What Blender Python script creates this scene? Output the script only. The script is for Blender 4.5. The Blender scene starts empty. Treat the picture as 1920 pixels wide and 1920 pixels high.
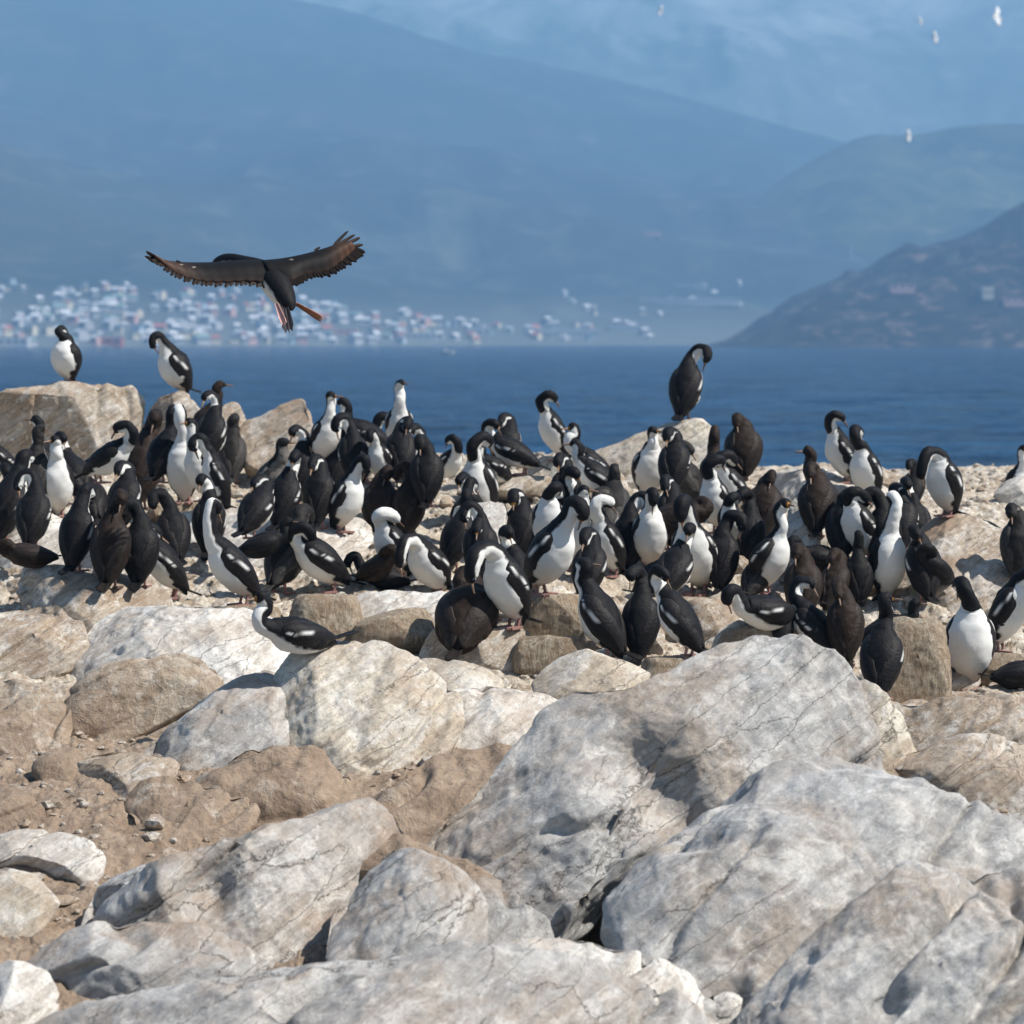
import bpy, math, random
import numpy as np
from mathutils import Vector, Matrix
from mathutils.bvhtree import BVHTree

# ------------------------------------------------------------------ camera, light, exposure
S = bpy.context.scene
EYE = 6.0                      # eye height above the sea
FPX = 4800.0                   # focal length in photo pixels (1920 wide)
PITCH = math.atan(328.0 / FPX)
cam_d = bpy.data.cameras.new("camera")
cam_d.sensor_width = 36.0
cam_d.lens = 36.0 * FPX / 1920.0
cam_d.clip_start = 0.5
cam_d.clip_end = 60000.0
cam_d.dof.use_dof = True
cam_d.dof.focus_distance = 12.6
cam_d.dof.aperture_fstop = 3.4
cam = bpy.data.objects.new("camera", cam_d)
S.collection.objects.link(cam)
cam.location = (0, 0, EYE)
cam.rotation_euler = (math.pi / 2 - PITCH, 0, 0)
S.camera = cam

SUN_EL, SUN_AZ = math.radians(50), math.radians(103)   # azimuth from +Y (view direction) towards +X (right)
W = bpy.data.worlds.new("World")
S.world = W
W.use_nodes = True
wn = W.node_tree
bgn = wn.nodes["Background"]
sky = wn.nodes.new("ShaderNodeTexSky")
sky.sky_type = 'NISHITA'
sky.sun_disc = False
sky.sun_elevation = SUN_EL
sky.sun_rotation = SUN_AZ
sky.air_density = 1.0
sky.dust_density = 0.6
wn.links.new(sky.outputs[0], bgn.inputs[0])
bgn.inputs[1].default_value = 0.050
sun_d = bpy.data.lights.new("sun", 'SUN')
sun_d.energy = 5.0
sun_d.angle = math.radians(0.5)
sun_d.color = (1.0, 0.945, 0.87)
sun = bpy.data.objects.new("sun", sun_d)
S.collection.objects.link(sun)
sd = Vector((math.sin(SUN_AZ) * math.cos(SUN_EL), math.cos(SUN_AZ) * math.cos(SUN_EL), math.sin(SUN_EL)))
sun.rotation_euler = sd.to_track_quat('Z', 'Y').to_euler()
S.view_settings.view_transform = 'Standard'
S.view_settings.look = 'None'
S.view_settings.exposure = 0.92
S.view_settings.gamma = 1.0
S.cycles.volume_bounces = 1
S.cycles.max_bounces = 6

# ------------------------------------------------------------------ helpers
CAM = np.array([0.0, 0.0, EYE])
FW = np.array([0, math.cos(PITCH), -math.sin(PITCH)])
UP = np.array([0, math.sin(PITCH), math.cos(PITCH)])
RT = np.array([1.0, 0, 0])


def ray(px, py):
    """direction (with y = 1) in which the photo shows pixel px, py"""
    px, py = np.asarray(px, float), np.asarray(py, float)
    d = RT * ((px - 960) / FPX)[..., None] + UP * ((960 - py) / FPX)[..., None] + FW
    return d / d[..., 1:2]


def P(px, py, D):
    return CAM + ray(px, py) * np.asarray(D, float)[..., None]


def _hash(ix, iy, iz, seed):
    h = (ix.astype(np.int64) * 374761393 + iy.astype(np.int64) * 668265263 + iz.astype(np.int64) * 2147483647 + seed * 974634777) & 0xFFFFFFFF
    h = ((h ^ (h >> 13)) * 1274126177) & 0xFFFFFFFF
    h = ((h ^ (h >> 16)) * 2246822519) & 0xFFFFFFFF
    return ((h ^ (h >> 15)) & 0xFFFFFF) / float(0xFFFFFF) * 2 - 1


def vnoise(p, seed=0):
    f = np.floor(p)
    t = p - f
    t = t * t * t * (t * (t * 6 - 15) + 10)
    i = f.astype(np.int64)
    out = 0
    for dx in (0, 1):
        wx = t[..., 0] if dx else 1 - t[..., 0]
        for dy in (0, 1):
            wy = t[..., 1] if dy else 1 - t[..., 1]
            for dz in (0, 1):
                wz = t[..., 2] if dz else 1 - t[..., 2]
                out = out + wx * wy * wz * _hash(i[..., 0] + dx, i[..., 1] + dy, i[..., 2] + dz, seed)
    return out


def fbm(p, octs=4, seed=0, gain=0.5, ridged=False):
    a, s, out = 1.0, 0.0, 0
    q = np.array(p, float)
    for o in range(octs):
        n = vnoise(q + 17.3 * o, seed + o)
        if ridged:
            n = 1 - 2 * np.abs(n)
        out = out + a * n
        s += a
        a *= gain
        q = q * 2.03
    return out / s


COL = S.collection


def tag(o, label=None, cat=None, group=None, kind=None):
    if label: o["label"] = label
    if cat: o["category"] = cat
    if group: o["group"] = group
    if kind: o["kind"] = kind
    return o


def mesh_np(name, V, F, smooth=True):
    """V (n,3), F (m,4) quads or list of polygons"""
    me = bpy.data.meshes.new(name)
    V = np.asarray(V, np.float32)
    if isinstance(F, np.ndarray):
        k = F.shape[1]
        me.vertices.add(len(V)); me.loops.add(F.size); me.polygons.add(len(F))
        me.vertices.foreach_set("co", V.ravel())
        me.polygons.foreach_set("loop_start", np.arange(0, F.size, k, dtype=np.int32))
        me.polygons.foreach_set("loop_total", np.full(len(F), k, np.int32))
        me.loops.foreach_set("vertex_index", F.astype(np.int32).ravel())
        me.update(calc_edges=True)
    else:
        me.from_pydata([tuple(v) for v in V], [], F)
    me.polygons.foreach_set("use_smooth", [smooth] * len(me.polygons))
    me.validate()
    return me


def link(name, me, mat=None, parent=None):
    o = bpy.data.objects.new(name, me)
    COL.objects.link(o)
    if mat is not None and me is not None and len(me.materials) == 0:
        me.materials.append(mat)
    if parent is not None:
        o.parent = parent
    return o


def grid_faces(nr, nc, wrap=False):
    r = np.arange(nr - 1)[:, None]
    c = np.arange(nc if wrap else nc - 1)[None, :]
    a = r * nc + c
    b = r * nc + (c + 1) % nc
    return np.stack([a, b, b + nc, a + nc], -1).reshape(-1, 4)


# ------------------------------------------------------------------ materials
class NT:
    def __init__(self, name):
        self.m = bpy.data.materials.new(name)
        self.m.use_nodes = True
        self.t = self.m.node_tree
        self.b = self.t.nodes["Principled BSDF"]
        self.out = self.t.nodes["Material Output"]

    def n(self, typ, **kw):
        nd = self.t.nodes.new(typ)
        for k, v in kw.items():
            if k.startswith("i_"):
                key = k[2:]
                key = int(key) if key.isdigit() else key
                s = nd.inputs[key]
                if isinstance(v, bpy.types.NodeSocket): self.t.links.new(v, s)
                else: s.default_value = v
            else:
                setattr(nd, k, v)
        return nd

    def coord(self, scale=(1, 1, 1), rot=(0, 0, 0), which="Object"):
        tc = self.n("ShaderNodeTexCoord")
        mp = self.n("ShaderNodeMapping", i_Vector=tc.outputs[which])
        mp.inputs["Scale"].default_value = scale
        mp.inputs["Rotation"].default_value = rot
        return mp.outputs[0]

    def geo(self, scale=(1, 1, 1), rot=(0, 0, 0)):
        g = self.n("ShaderNodeNewGeometry")
        mp = self.n("ShaderNodeMapping", i_Vector=g.outputs["Position"])
        mp.inputs["Scale"].default_value = scale
        mp.inputs["Rotation"].default_value = rot
        return mp.outputs[0]

    def geo2(self, rot, scale):
        g = self.geo(rot=rot)
        mp = self.n("ShaderNodeMapping", i_Vector=g)
        mp.inputs["Scale"].default_value = scale
        return mp.outputs[0]

    def noise(self, vec, scale, detail=6, rough=0.6, dist=0.0):
        nd = self.n("ShaderNodeTexNoise", i_Vector=vec, i_Scale=scale, i_Detail=detail, i_Roughness=rough, i_Distortion=dist)
        return nd.outputs[0]

    def ramp(self, fac, stops):
        r = self.n("ShaderNodeValToRGB", i_Fac=fac)
        e = r.color_ramp.elements
        while len(e) < len(stops): e.new(0.5)
        for k, (p, c) in enumerate(stops):
            e[k].position = p
            e[k].color = (c, c, c, 1) if isinstance(c, (int, float)) else (*c, 1)
        return r.outputs[0]

    def mix(self, fac, a, b, mode='MIX'):
        m = self.n("ShaderNodeMix", data_type='RGBA', blend_type=mode)
        for s, v in ((m.inputs[0], fac), (m.inputs[6], a), (m.inputs[7], b)):
            if isinstance(v, bpy.types.NodeSocket): self.t.links.new(v, s)
            elif isinstance(v, (int, float)): s.default_value = v
            else: s.default_value = (*v, 1)
        return m.outputs[2]

    def math(self, op, a, b=None, clamp=False):
        m = self.n("ShaderNodeMath", operation=op, use_clamp=clamp)
        for s, v in ((m.inputs[0], a), (m.inputs[1], b)):
            if v is None: continue
            if isinstance(v, bpy.types.NodeSocket): self.t.links.new(v, s)
            else: s.default_value = v
        return m.outputs[0]

    def set(self, **kw):
        for k, v in kw.items():
            k = k.replace("_", " ")
            s = self.b.inputs[k]
            if isinstance(v, bpy.types.NodeSocket): self.t.links.new(v, s)
            elif isinstance(v, tuple) and len(v) == 3: s.default_value = (*v, 1)
            else: s.default_value = v
        return self.m

    def bump(self, h, strength=0.5, dist=0.02, prev=None):
        b = self.n("ShaderNodeBump", i_Height=h, i_Strength=strength, i_Distance=dist)
        if prev is not None: self.t.links.new(prev, b.inputs["Normal"])
        return b.outputs[0]


def rock_mat(name, base, light, guano=0.35, tan=0.35, dirt=0.2, streak_rot=0.6, rough_scale=1.0, speck=0.5, ochre=(0.40, 0.285, 0.18)):
    """weathered limestone: pale body, strata streaks, white guano, tan stain, brown dirt, dark cracks and specks"""
    k = NT(name)
    s = rough_scale
    g = k.geo()
    gs = k.geo2((0.0, streak_rot, 0.0), (0.55, 0.9, 4.6))
    big = k.noise(g, 1.3 * s, 5, 0.6, 0.4)
    strat = k.noise(gs, 5.2 * s, 9, 0.72, 0.5)
    med = k.noise(g, 7 * s, 6, 0.65, 0.3)
    fine = k.noise(g, 42 * s, 5, 0.7)
    c = k.mix(k.ramp(strat, [(0.42, 0.0), (0.56, 1.0)]), base, light)
    c = k.mix(k.math('MULTIPLY', k.ramp(k.math('ADD', big, k.math('MULTIPLY', med, 0.35)), [(0.62, 0.0), (0.80, 1.0)]), tan * 1.6, True), c, ochre)
    wn_ = k.noise(k.geo2((0, streak_rot, 0), (0.7, 1, 1.7)), 4.1 * s, 8, 0.74, 0.8)
    c = k.mix(k.math('MULTIPLY', k.ramp(wn_, [(0.515, 0.0), (0.575, 1.0)]), guano, True), c, (0.80, 0.785, 0.74))
    up = k.n("ShaderNodeSeparateXYZ", i_0=k.n("ShaderNodeNewGeometry").outputs["Normal"]).outputs[2]
    dm = k.math('MULTIPLY', k.ramp(k.math('ADD', k.noise(g, 2.3 * s, 6, 0.66, 0.5), k.math('MULTIPLY', up, 0.16)), [(0.58, 0.0), (0.70, 1.0)]), dirt * 2.0, True)
    c = k.mix(dm, c, (0.32, 0.23, 0.16))
    # blue-grey bloom
    c = k.mix(k.math('MULTIPLY', k.ramp(k.noise(gs, 5.0 * s, 4, 0.6), [(0.55, 0.0), (0.7, 1.0)]), 0.3), c, (0.36, 0.37, 0.385))
    # cracks
    cw = k.n("ShaderNodeTexVoronoi", feature='DISTANCE_TO_EDGE', i_Scale=1.7 * s)
    warp = k.n("ShaderNodeVectorMath", operation='ADD')
    k.t.links.new(k.geo2((0.1, streak_rot, 0.1), (0.35, 0.9, 4.4)), warp.inputs[0])
    nz = k.n("ShaderNodeTexNoise", i_Vector=g, i_Scale=3.2 * s, i_Detail=7, i_Roughness=0.7)
    sc = k.n("ShaderNodeVectorMath", operation='SCALE', i_Scale=0.45)
    k.t.links.new(nz.outputs["Color"], sc.inputs[0])
    k.t.links.new(sc.outputs[0], warp.inputs[1])
    k.t.links.new(warp.outputs[0], cw.inputs["Vector"])
    crack = k.ramp(cw.outputs["Distance"], [(0.0, 0.0), (0.013, 1.0)])
    crm = k.ramp(k.noise(g, 1.1 * s, 4), [(0.45, 1.0), (0.52, 0.0)])      # cracks only here and there
    crack2 = k.math('MAXIMUM', crack, crm)
    c = k.mix(k.math('MULTIPLY', k.math('SUBTRACT', 1.0, crack2), 0.72), c, (0.085, 0.07, 0.055))
    lines = k.noise(k.geo2((0.0, streak_rot, 0.0), (0.8, 1.4, 6.5)), 5.0 * s, 8, 0.74, 0.9)
    c = k.mix(k.math('MULTIPLY', k.ramp(lines, [(0.36, 1.0), (0.42, 0.0)]), 0.26), c, (0.15, 0.13, 0.11))
    c = k.mix(k.math('MULTIPLY', k.ramp(lines, [(0.58, 0.0), (0.62, 1.0)]), 0.35), c, (0.70, 0.68, 0.64))
    blot = k.noise(g, 13 * s, 9, 0.8, 0.8)
    c = k.mix(k.math('MULTIPLY', k.ramp(blot, [(0.38, 1.0), (0.42, 0.0)]), 0.35), c, (0.20, 0.17, 0.14))
    sp = k.ramp(k.noise(g, 30 * s, 3, 0.8, 0.6), [(0.31, 1.0), (0.40, 0.0)])
    c = k.mix(k.math('MULTIPLY', sp, speck), c, (0.14, 0.115, 0.09))
    c = k.mix(0.55, c, k.ramp(fine, [(0.25, 0.62), (0.75, 1.3)]), 'MULTIPLY')
    # bumps
    nb = k.bump(strat, 0.45, 0.03)
    nb = k.bump(lines, 0.45, 0.015, nb)
    nb = k.bump(blot, 0.5, 0.012, nb)
    nb = k.bump(crack2, 0.6, 0.02, nb)
    nb = k.bump(med, 0.45, 0.03, nb)
    nb = k.bump(fine, 0.5, 0.007, nb)
    k.set(Base_Color=c, Roughness=0.85, Normal=nb)
    k.b.inputs["Specular IOR Level"].default_value = 0.25
    return k.m


M = {}
M['grey'] = rock_mat("grey_rock", (0.35, 0.345, 0.335), (0.46, 0.455, 0.44), guano=0.42, tan=0.30, dirt=0.08)
M['greydirt'] = rock_mat("grey_rock_dusty", (0.34, 0.33, 0.315), (0.47, 0.46, 0.44), guano=0.45, tan=0.22, dirt=0.30)
M['cream'] = rock_mat("cream_rock", (0.44, 0.39, 0.32), (0.66, 0.61, 0.51), guano=0.5, tan=0.28, dirt=0.20, speck=0.7)
M['white'] = rock_mat("whitewashed_rock", (0.50, 0.46, 0.41), (0.74, 0.71, 0.65), guano=0.75, tan=0.15, dirt=0.15, speck=0.55)
M['tan'] = rock_mat("tan_rock", (0.31, 0.245, 0.185), (0.47, 0.40, 0.32), guano=0.40, tan=0.25, dirt=0.4, speck=0.8)
M['brown'] = rock_mat("earth_mound", (0.20, 0.145, 0.10), (0.34, 0.265, 0.195), guano=0.16, tan=0.10, dirt=0.5, speck=0.9, rough_scale=1.3)
M['mottle'] = rock_mat("mottled_rock", (0.36, 0.29, 0.22), (0.56, 0.50, 0.42), guano=0.55, tan=0.4, dirt=0.3, speck=0.95, rough_scale=1.9)


def nest_mat():
    k = NT("nest_material")
    g = k.geo()
    v = k.noise(k.geo(scale=(1, 1, 0.22)), 55, 6, 0.75, 0.5)
    b = k.noise(g, 9, 5, 0.6)
    c = k.mix(k.ramp(v, [(0.34, 0.0), (0.66, 1.0)]), (0.16, 0.115, 0.07), (0.60, 0.52, 0.40))
    c = k.mix(k.ramp(b, [(0.4, 0.0), (0.66, 0.75)]), c, (0.30, 0.20, 0.125))
    c = k.mix(k.ramp(k.noise(g, 22, 4, 0.7), [(0.28, 0.8), (0.42, 0.0)]), c, (0.06, 0.045, 0.03))
    nb = k.bump(v, 0.9, 0.02)
    nb = k.bump(k.noise(g, 30, 5, 0.7), 0.7, 0.015, nb)
    k.set(Base_Color=c, Roughness=0.95, Normal=nb)
    return k.m


M['nest'] = nest_mat()


def ground_mat():
    k = NT("trampled_earth")
    g = k.geo()
    big = k.noise(g, 0.9, 6, 0.62, 0.6)
    med = k.noise(g, 5.5, 7, 0.7, 0.4)
    fine = k.noise(g, 48, 5, 0.75)
    c = k.mix(k.ramp(med, [(0.34, 0.0), (0.66, 1.0)]), (0.235, 0.17, 0.12), (0.40, 0.31, 0.23))
    # guano-whitened rookery farther up the slope, bare brown earth in front
    y = k.n("ShaderNodeSeparateXYZ", i_0=k.n("ShaderNodeNewGeometry").outputs["Position"]).outputs[1]
    far = k.n("ShaderNodeMapRange", i_0=y, i_1=11.4, i_2=14.0, i_3=0.0, i_4=1.0).outputs[0]
    pale = k.mix(k.ramp(k.noise(g, 13, 6, 0.7, 0.4), [(0.36, 0.0), (0.62, 1.0)]), (0.30, 0.22, 0.15), (0.64, 0.58, 0.48))
    m = k.ramp(k.math('ADD', k.math('MULTIPLY', far, 0.42), k.math('MULTIPLY', big, 0.7)), [(0.42, 0.0), (0.60, 1.0)])
    c = k.mix(m, c, pale)
    c = k.mix(k.math('MULTIPLY', k.ramp(k.noise(g, 3.2, 8, 0.72, 1.0), [(0.57, 0.0), (0.68, 1.0)]), 0.7), c, (0.66, 0.61, 0.53))
    spl = k.noise(k.geo(scale=(1.0, 0.6, 1.0), rot=(0, 0, 0.4)), 6.5, 9, 0.78, 1.6)
    c = k.mix(k.math('MULTIPLY', k.ramp(spl, [(0.54, 0.0), (0.60, 1.0)]), k.math('MULTIPLY', far, 0.85)), c, (0.78, 0.76, 0.70))
    xx = k.n("ShaderNodeSeparateXYZ", i_0=k.n("ShaderNodeNewGeometry").outputs["Position"]).outputs[0]
    near = k.n("ShaderNodeMapRange", i_0=k.math('ADD', y, k.math('MULTIPLY', xx, -0.9)), i_1=10.3, i_2=9.4, i_3=0.0, i_4=1.0).outputs[0]
    rk = k.mix(k.ramp(k.noise(k.geo2((0, .65, 0), (.7, 1, 3)), 7, 9, .75), [(0.36, 0.0), (0.64, 1.0)]), (0.24, 0.23, 0.215), (0.50, 0.49, 0.47))
    c = k.mix(k.ramp(k.math('ADD', k.math('MULTIPLY', near, .5), k.math('MULTIPLY', big, .6)), [(0.55, 0.0), (0.66, 1.0)]), c, rk)
    c = k.mix(k.ramp(k.noise(g, 24, 4, 0.75, 0.8), [(0.30, 0.85), (0.40, 0.0)]), c, (0.10, 0.07, 0.05))
    c = k.mix(0.6, c, k.ramp(fine, [(0.25, 0.6), (0.75, 1.3)]), 'MULTIPLY')
    nb = k.bump(med, 0.6, 0.06)
    nb = k.bump(k.noise(g, 19, 6, 0.72, 0.5), 0.7, 0.02, nb)
    nb = k.bump(fine, 0.6, 0.006, nb)
    k.set(Base_Color=c, Roughness=0.95, Normal=nb)
    k.b.inputs["Specular IOR Level"].default_value = 0.2
    return k.m


M['ground'] = ground_mat()


def flat(name, col, rough=0.6, spec=0.4, var=0.25, scale=60):
    k = NT(name)
    n = k.noise(k.coord(), scale, 4, 0.6)
    c = k.mix(var, col, k.ramp(n, [(0.3, 0.5), (0.7, 1.4)]), 'MULTIPLY')
    k.set(Base_Color=c, Roughness=rough)
    k.b.inputs["Specular IOR Level"].default_value = spec
    return k.m

# ------------------------------------------------------------------ the island
_D = np.array([4.0, 7.0, 9.0, 11, 13.2, 15, 17, 19.0, 20.5, 22, 24, 27, 32, 40])
_H = np.array([3.3, 2.72, 2.38, 2.13, 1.80, 1.50, 1.185, 0.975, 0.965, 1.12, 1.6, 3.4, 6.8, 7.0])


def ground_z(x, y, detail=True):
    """height of the island's soil at x, y"""
    h = np.interp(y, _D, _H)
    u = x / y
    h = h + 0.10 * np.clip((u - 0.05) / 0.05, 0, 1) * np.clip((y - 17.5) / 2.0, 0, 1)
    h = h + 8.0 * np.clip((np.abs(x) - 11.0) / 7.0, 0, 1) ** 1.5
    z = EYE - h
    z = z - 0.85 * np.exp(-((x - 0.315 - (y - 10) * .12) / 0.12) ** 2 - ((y - 10.05) / 0.45) ** 2)      # the dark cleft between the two big boulders
    q = np.stack([x, y, 0 * x], -1)
    front = np.clip((13.5 - y) / 3.0, 0.0, 1.0)
    z = z + (0.045 + 0.075 * front) * fbm(q * 1.1, 3, 5) + 0.030 * fbm(q * 3.1, 3, 9, ridged=True)
    if detail:
        far = np.clip((y - 12.0) / 2.5, 0, 1)
        lump = fbm(q * 4.2 + 3, 3, 51)
        z = z + (0.022 + 0.016 * far) * fbm(q * 8.0, 3, 21) + 0.010 * fbm(q * 26.0, 2, 33, ridged=True)
        z = z + 0.045 * (0.5 + 0.5 * far) * np.clip((19.5 - y) / 3, .3, 1) * np.round((lump + 0.25 * fbm(q * 11.0, 2, 5)) * 3) / 3
    return np.maximum(z, -0.9)


def march(px, py, lo=5.5, hi=23.0):
    """distance at which the camera ray through a photo pixel meets the soil"""
    D = np.linspace(lo, hi, 1400)
    p = P(np.full(1400, px), np.full(1400, py), D)
    g = ground_z(p[:, 0], p[:, 1])
    hit = np.nonzero(p[:, 2] <= g)[0]
    return D[hit[0]] if len(hit) else None


def build_ground():
    u = np.concatenate([np.linspace(-0.75, -0.26, 60)[:-1], np.linspace(-0.26, 0.26, 860), np.linspace(0.26, 0.75, 60)[1:]])
    y = np.concatenate([np.geomspace(4.0, 8.0, 60)[:-1], np.geomspace(8.0, 22.0, 760), np.linspace(22, 44, 60)[1:]])
    Y, U = np.meshgrid(y, u, indexing='ij')
    X = U * Y
    Z = ground_z(X, Y)
    me = mesh_np("ground", np.stack([X, Y, Z], -1).reshape(-1, 3), grid_faces(len(y), len(u)))
    tag(link("ground", me, M['ground']), "pale trampled earth and bare rock slope of the seabird island", "ground", kind="structure")


build_ground()


# ------------------------------------------------------------------ rocks
def smooth_outline(pts, n):
    pts = np.array(pts, float)
    m = len(pts)
    out = []
    for i in range(m):
        p0, p1, p2, p3 = pts[i - 1], pts[i], pts[(i + 1) % m], pts[(i + 2) % m]
        for t in np.linspace(0, 1, 24, endpoint=False):
            out.append(0.5 * ((2 * p1) + (-p0 + p2) * t + (2 * p0 - 5 * p1 + 4 * p2 - p3) * t ** 2 + (-p0 + 3 * p1 - 3 * p2 + p3) * t ** 3))
    out = np.array(out)
    seg = np.linalg.norm(np.roll(out, -1, 0) - out, axis=1)
    s = np.concatenate([[0], np.cumsum(seg)])
    L = s[-1]
    q = np.linspace(0, L, n, endpoint=False)
    o2 = np.vstack([out, out[:1]])
    return np.stack([np.interp(q, s, o2[:, 0]), np.interp(q, s, o2[:, 1])], -1)


def Dg(px, py):
    d = march(px, py)
    return d if d is not None else 20.0


STAND_V, STAND_F, _off = [], [], [0]


def rock(name, pts, D, lean, thick, mat, label, rough=0.05, facets=12, seed=1, res=(150, 60), strata=0.7, srot=0.5, prof=2.4, cat="rock", group=None, stand=False, dents=(), foot=0.55, grow=1.0):
    """a boulder whose outline seen from the boat is pts (photo pixels); it stands at distance D (of its foot),
    its face leans back by `lean` degrees from the horizontal, and it is 2*thick metres thick"""
    if cat == 'rock' and D < 17: grow *= 1.15 if 11.5 < D < 14.5 else 1.03
    n, m = res
    brown_ = False
    if mat == 'brown':
        thick, facets, rough, mat, brown_ = thick * .75, 4, max(rough, .12), 'ground', True
    elif cat == 'rock':
        facets, thick, prof = max(facets, 12), thick * .85, prof * 1.25
    O = smooth_outline(pts, n)
    c = O.mean(0)
    th_ = np.arange(n) / n * 2 * math.pi
    rad_ = 1 + 0.065 * fbm(np.stack([np.cos(th_) * 2.6, np.sin(th_) * 2.6, 0 * th_ + seed], -1), 5, seed + 90, gain=.65)
    O = c + (O - c) * rad_[:, None] * grow
    la = math.radians(lean)
    ax_u = np.array([0, math.cos(la), math.sin(la)])
    nrm = np.array([0, -math.sin(la), math.cos(la)])
    vb = O[:, 1].max()
    if D == 18.6: O[:, 1] += 12
    if D != 18.6 and D < 17 or D == 30.0 and cat != "nest":
        D = min(D, Dg(c[0], vb) - 0.04) + 0.75 * thick + (0.10 if brown_ else 0.0)
        low = O[:, 1] > c[1]
        O[low, 1] = O[low, 1] + (O[low, 1] - c[1]) * foot      # the buried foot
    A = P(c[0], vb, D)
    s = np.sin(np.linspace(0, 1, m) * math.pi / 2)
    px = c[0] + (O[None, :, 0] - c[0]) * s[:, None]
    py = c[1] + (O[None, :, 1] - c[1]) * s[:, None]
    d = ray(px, py)
    t = ((A - CAM) @ nrm) / (d @ nrm)
    base = CAM + d * t[..., None]
    off = thick * (1 - s ** prof) ** 0.5
    front = base + nrm * off[:, None, None]
    back = base - nrm * (off * 1.0)[:, None, None]
    rows = np.concatenate([front, back[::-1][1:]], 0)          # pole .. rim .. pole
    nr = rows.shape[0]
    V = rows.reshape(-1, 3)
    F = grid_faces(nr, n, wrap=True)
    ctr = V.mean(0)
    size = 0.5 * np.linalg.norm(V.max(0) - V.min(0))
    rs = np.random.RandomState(seed)
    # flattened faces
    for k in range(facets):
        v = rs.normal(size=3) * .62
        v = v + nrm * 1.5
        v /= np.linalg.norm(v)
        pr = (V - ctr) @ v
        lim = pr.max() * rs.uniform(0.55, 0.94)
        ex = np.maximum(pr - lim, 0)
        V = V - v * (ex * 0.85)[:, None]
    # normals
    R = V.reshape(nr, n, 3)
    du = np.roll(R, -1, 1) - np.roll(R, 1, 1)
    dv = np.gradient(R, axis=0)
    N = np.cross(du, dv)
    N /= np.linalg.norm(N, axis=-1, keepdims=True) + 1e-9
    sgn = np.sign(((R - ctr) * N).sum(-1).mean())
    N = (N * sgn).reshape(-1, 3)
    rim = 1.0
    q = V + seed * 3.7
    ca, sa = math.cos(srot), math.sin(srot)
    qs = np.stack([(q[:, 0] * ca + q[:, 2] * sa) * 0.45, q[:, 1] * 0.7, (-q[:, 0] * sa + q[:, 2] * ca) * 2.6], -1)
    amp = 0.62 * rough * min(size, 1.1)
    wob = fbm(q * 1.3, 2, seed + 3)
    dsp = amp * 0.75 * fbm(q * 1.9, 3, seed)
    ns_ = np.array([-sa, -0.30, ca]); ns_ /= np.linalg.norm(ns_)
    for fq, am in ((2.6, 1.0), (7.5, 0.36)):                        # bedding ledges with sharp lips
        u_ = (q @ ns_) * fq / max(size, .35) ** .5 + 0.55 * fbm(q * 0.9 * fq / 2.6, 3, seed + 3) + 0.10 * fbm(q * 5 * fq / 2.6, 2, seed + 9)
        fr = u_ - np.floor(u_)
        hh = np.where(fr < .86, fr / .86, (1 - fr) / .14)
        msk = np.clip(0.55 + 1.6 * fbm(q * 1.2 + fq, 2, seed + 12), 0, 1)
        dsp += strata * amp * am * (hh - .5) * msk
    dsp += 0.22 * amp * fbm(q * 6.5, 3, seed + 7, ridged=True)
    rr = fbm(qs * 1.1 + 5.1, 3, seed + 60)
    dsp -= strata * amp * 1.3 * np.exp(-(rr / 0.045) ** 2)            # long clefts
    dsp += 0.010 * min(size, .8) * fbm(q * 22, 2, seed + 8)
    V = V + N * dsp[:, None]
    for (dx, dy, rad, dep) in dents:                                # hollows: photo pixel, radius px, depth m
        w = np.exp(-(((px - dx) ** 2 + (py - dy) ** 2) / rad ** 2))
        w = np.concatenate([w, np.zeros((nr - m, n))], 0).reshape(-1)
        V = V - (nrm * 0.4 + np.array([0, -0.9, 0]))[None, :] * (w * dep)[:, None]
    org = V.mean(0)
    org[2] = V[:, 2].min()
    if sgn < 0:
        F = F[:, ::-1]
    me = mesh_np(name, V - org, F)
    o = link(name, me, M[mat])
    o.location = org
    tag(o, label, cat, group)
    if stand:
        STAND_V.append(V); STAND_F.append(F + _off[0]); _off[0] += len(V)
    return o


# big foreground boulders
rock("boulder", [(745, 1620), (820, 1510), (930, 1425), (985, 1365), (1070, 1312), (1180, 1310), (1300, 1255), (1400, 1220), (1490, 1212), (1545, 1240), (1600, 1275), (1660, 1345), (1725, 1430), (1640, 1490), (1450, 1520), (1300, 1560), (1190, 1615), (1095, 1680), (1045, 1740), (980, 1735), (900, 1690)],
     10.6, 42, 0.34, 'grey', "largest grey boulder, a long smooth hump rising to a blunt peak", rough=0.085, facets=14, seed=11, res=(260, 110), foot=0.06, srot=0.65, dents=[(1180, 1475, 75, 0.16), (1290, 1560, 70, 0.12)])
rock("boulder", [(1135, 1700), (1165, 1610), (1240, 1540), (1340, 1470), (1450, 1430), (1600, 1415), (1740, 1412), (1880, 1450), (2010, 1520), (2060, 1680), (1900, 1800), (1650, 1900), (1420, 1930), (1300, 1850), (1190, 1790)],
     9.35, 36, 0.36, 'grey', "broad rounded grey boulder in front of the large hump, its left end overhanging", rough=0.08, facets=13, seed=23, res=(260, 110), srot=0.65, strata=0.55)
rock("boulder", [(1380, 1880), (1450, 1780), (1560, 1690), (1640, 1655), (1780, 1645), (1900, 1640), (2040, 1660), (2080, 1850), (1980, 2050), (1700, 2080), (1500, 2060), (1420, 1960)],
     8.45, 34, 0.30, 'grey', "layered grey rock slab filling the bottom right corner", rough=0.09, facets=8, seed=31, res=(240, 100), srot=0.65, strata=0.9)
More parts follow.
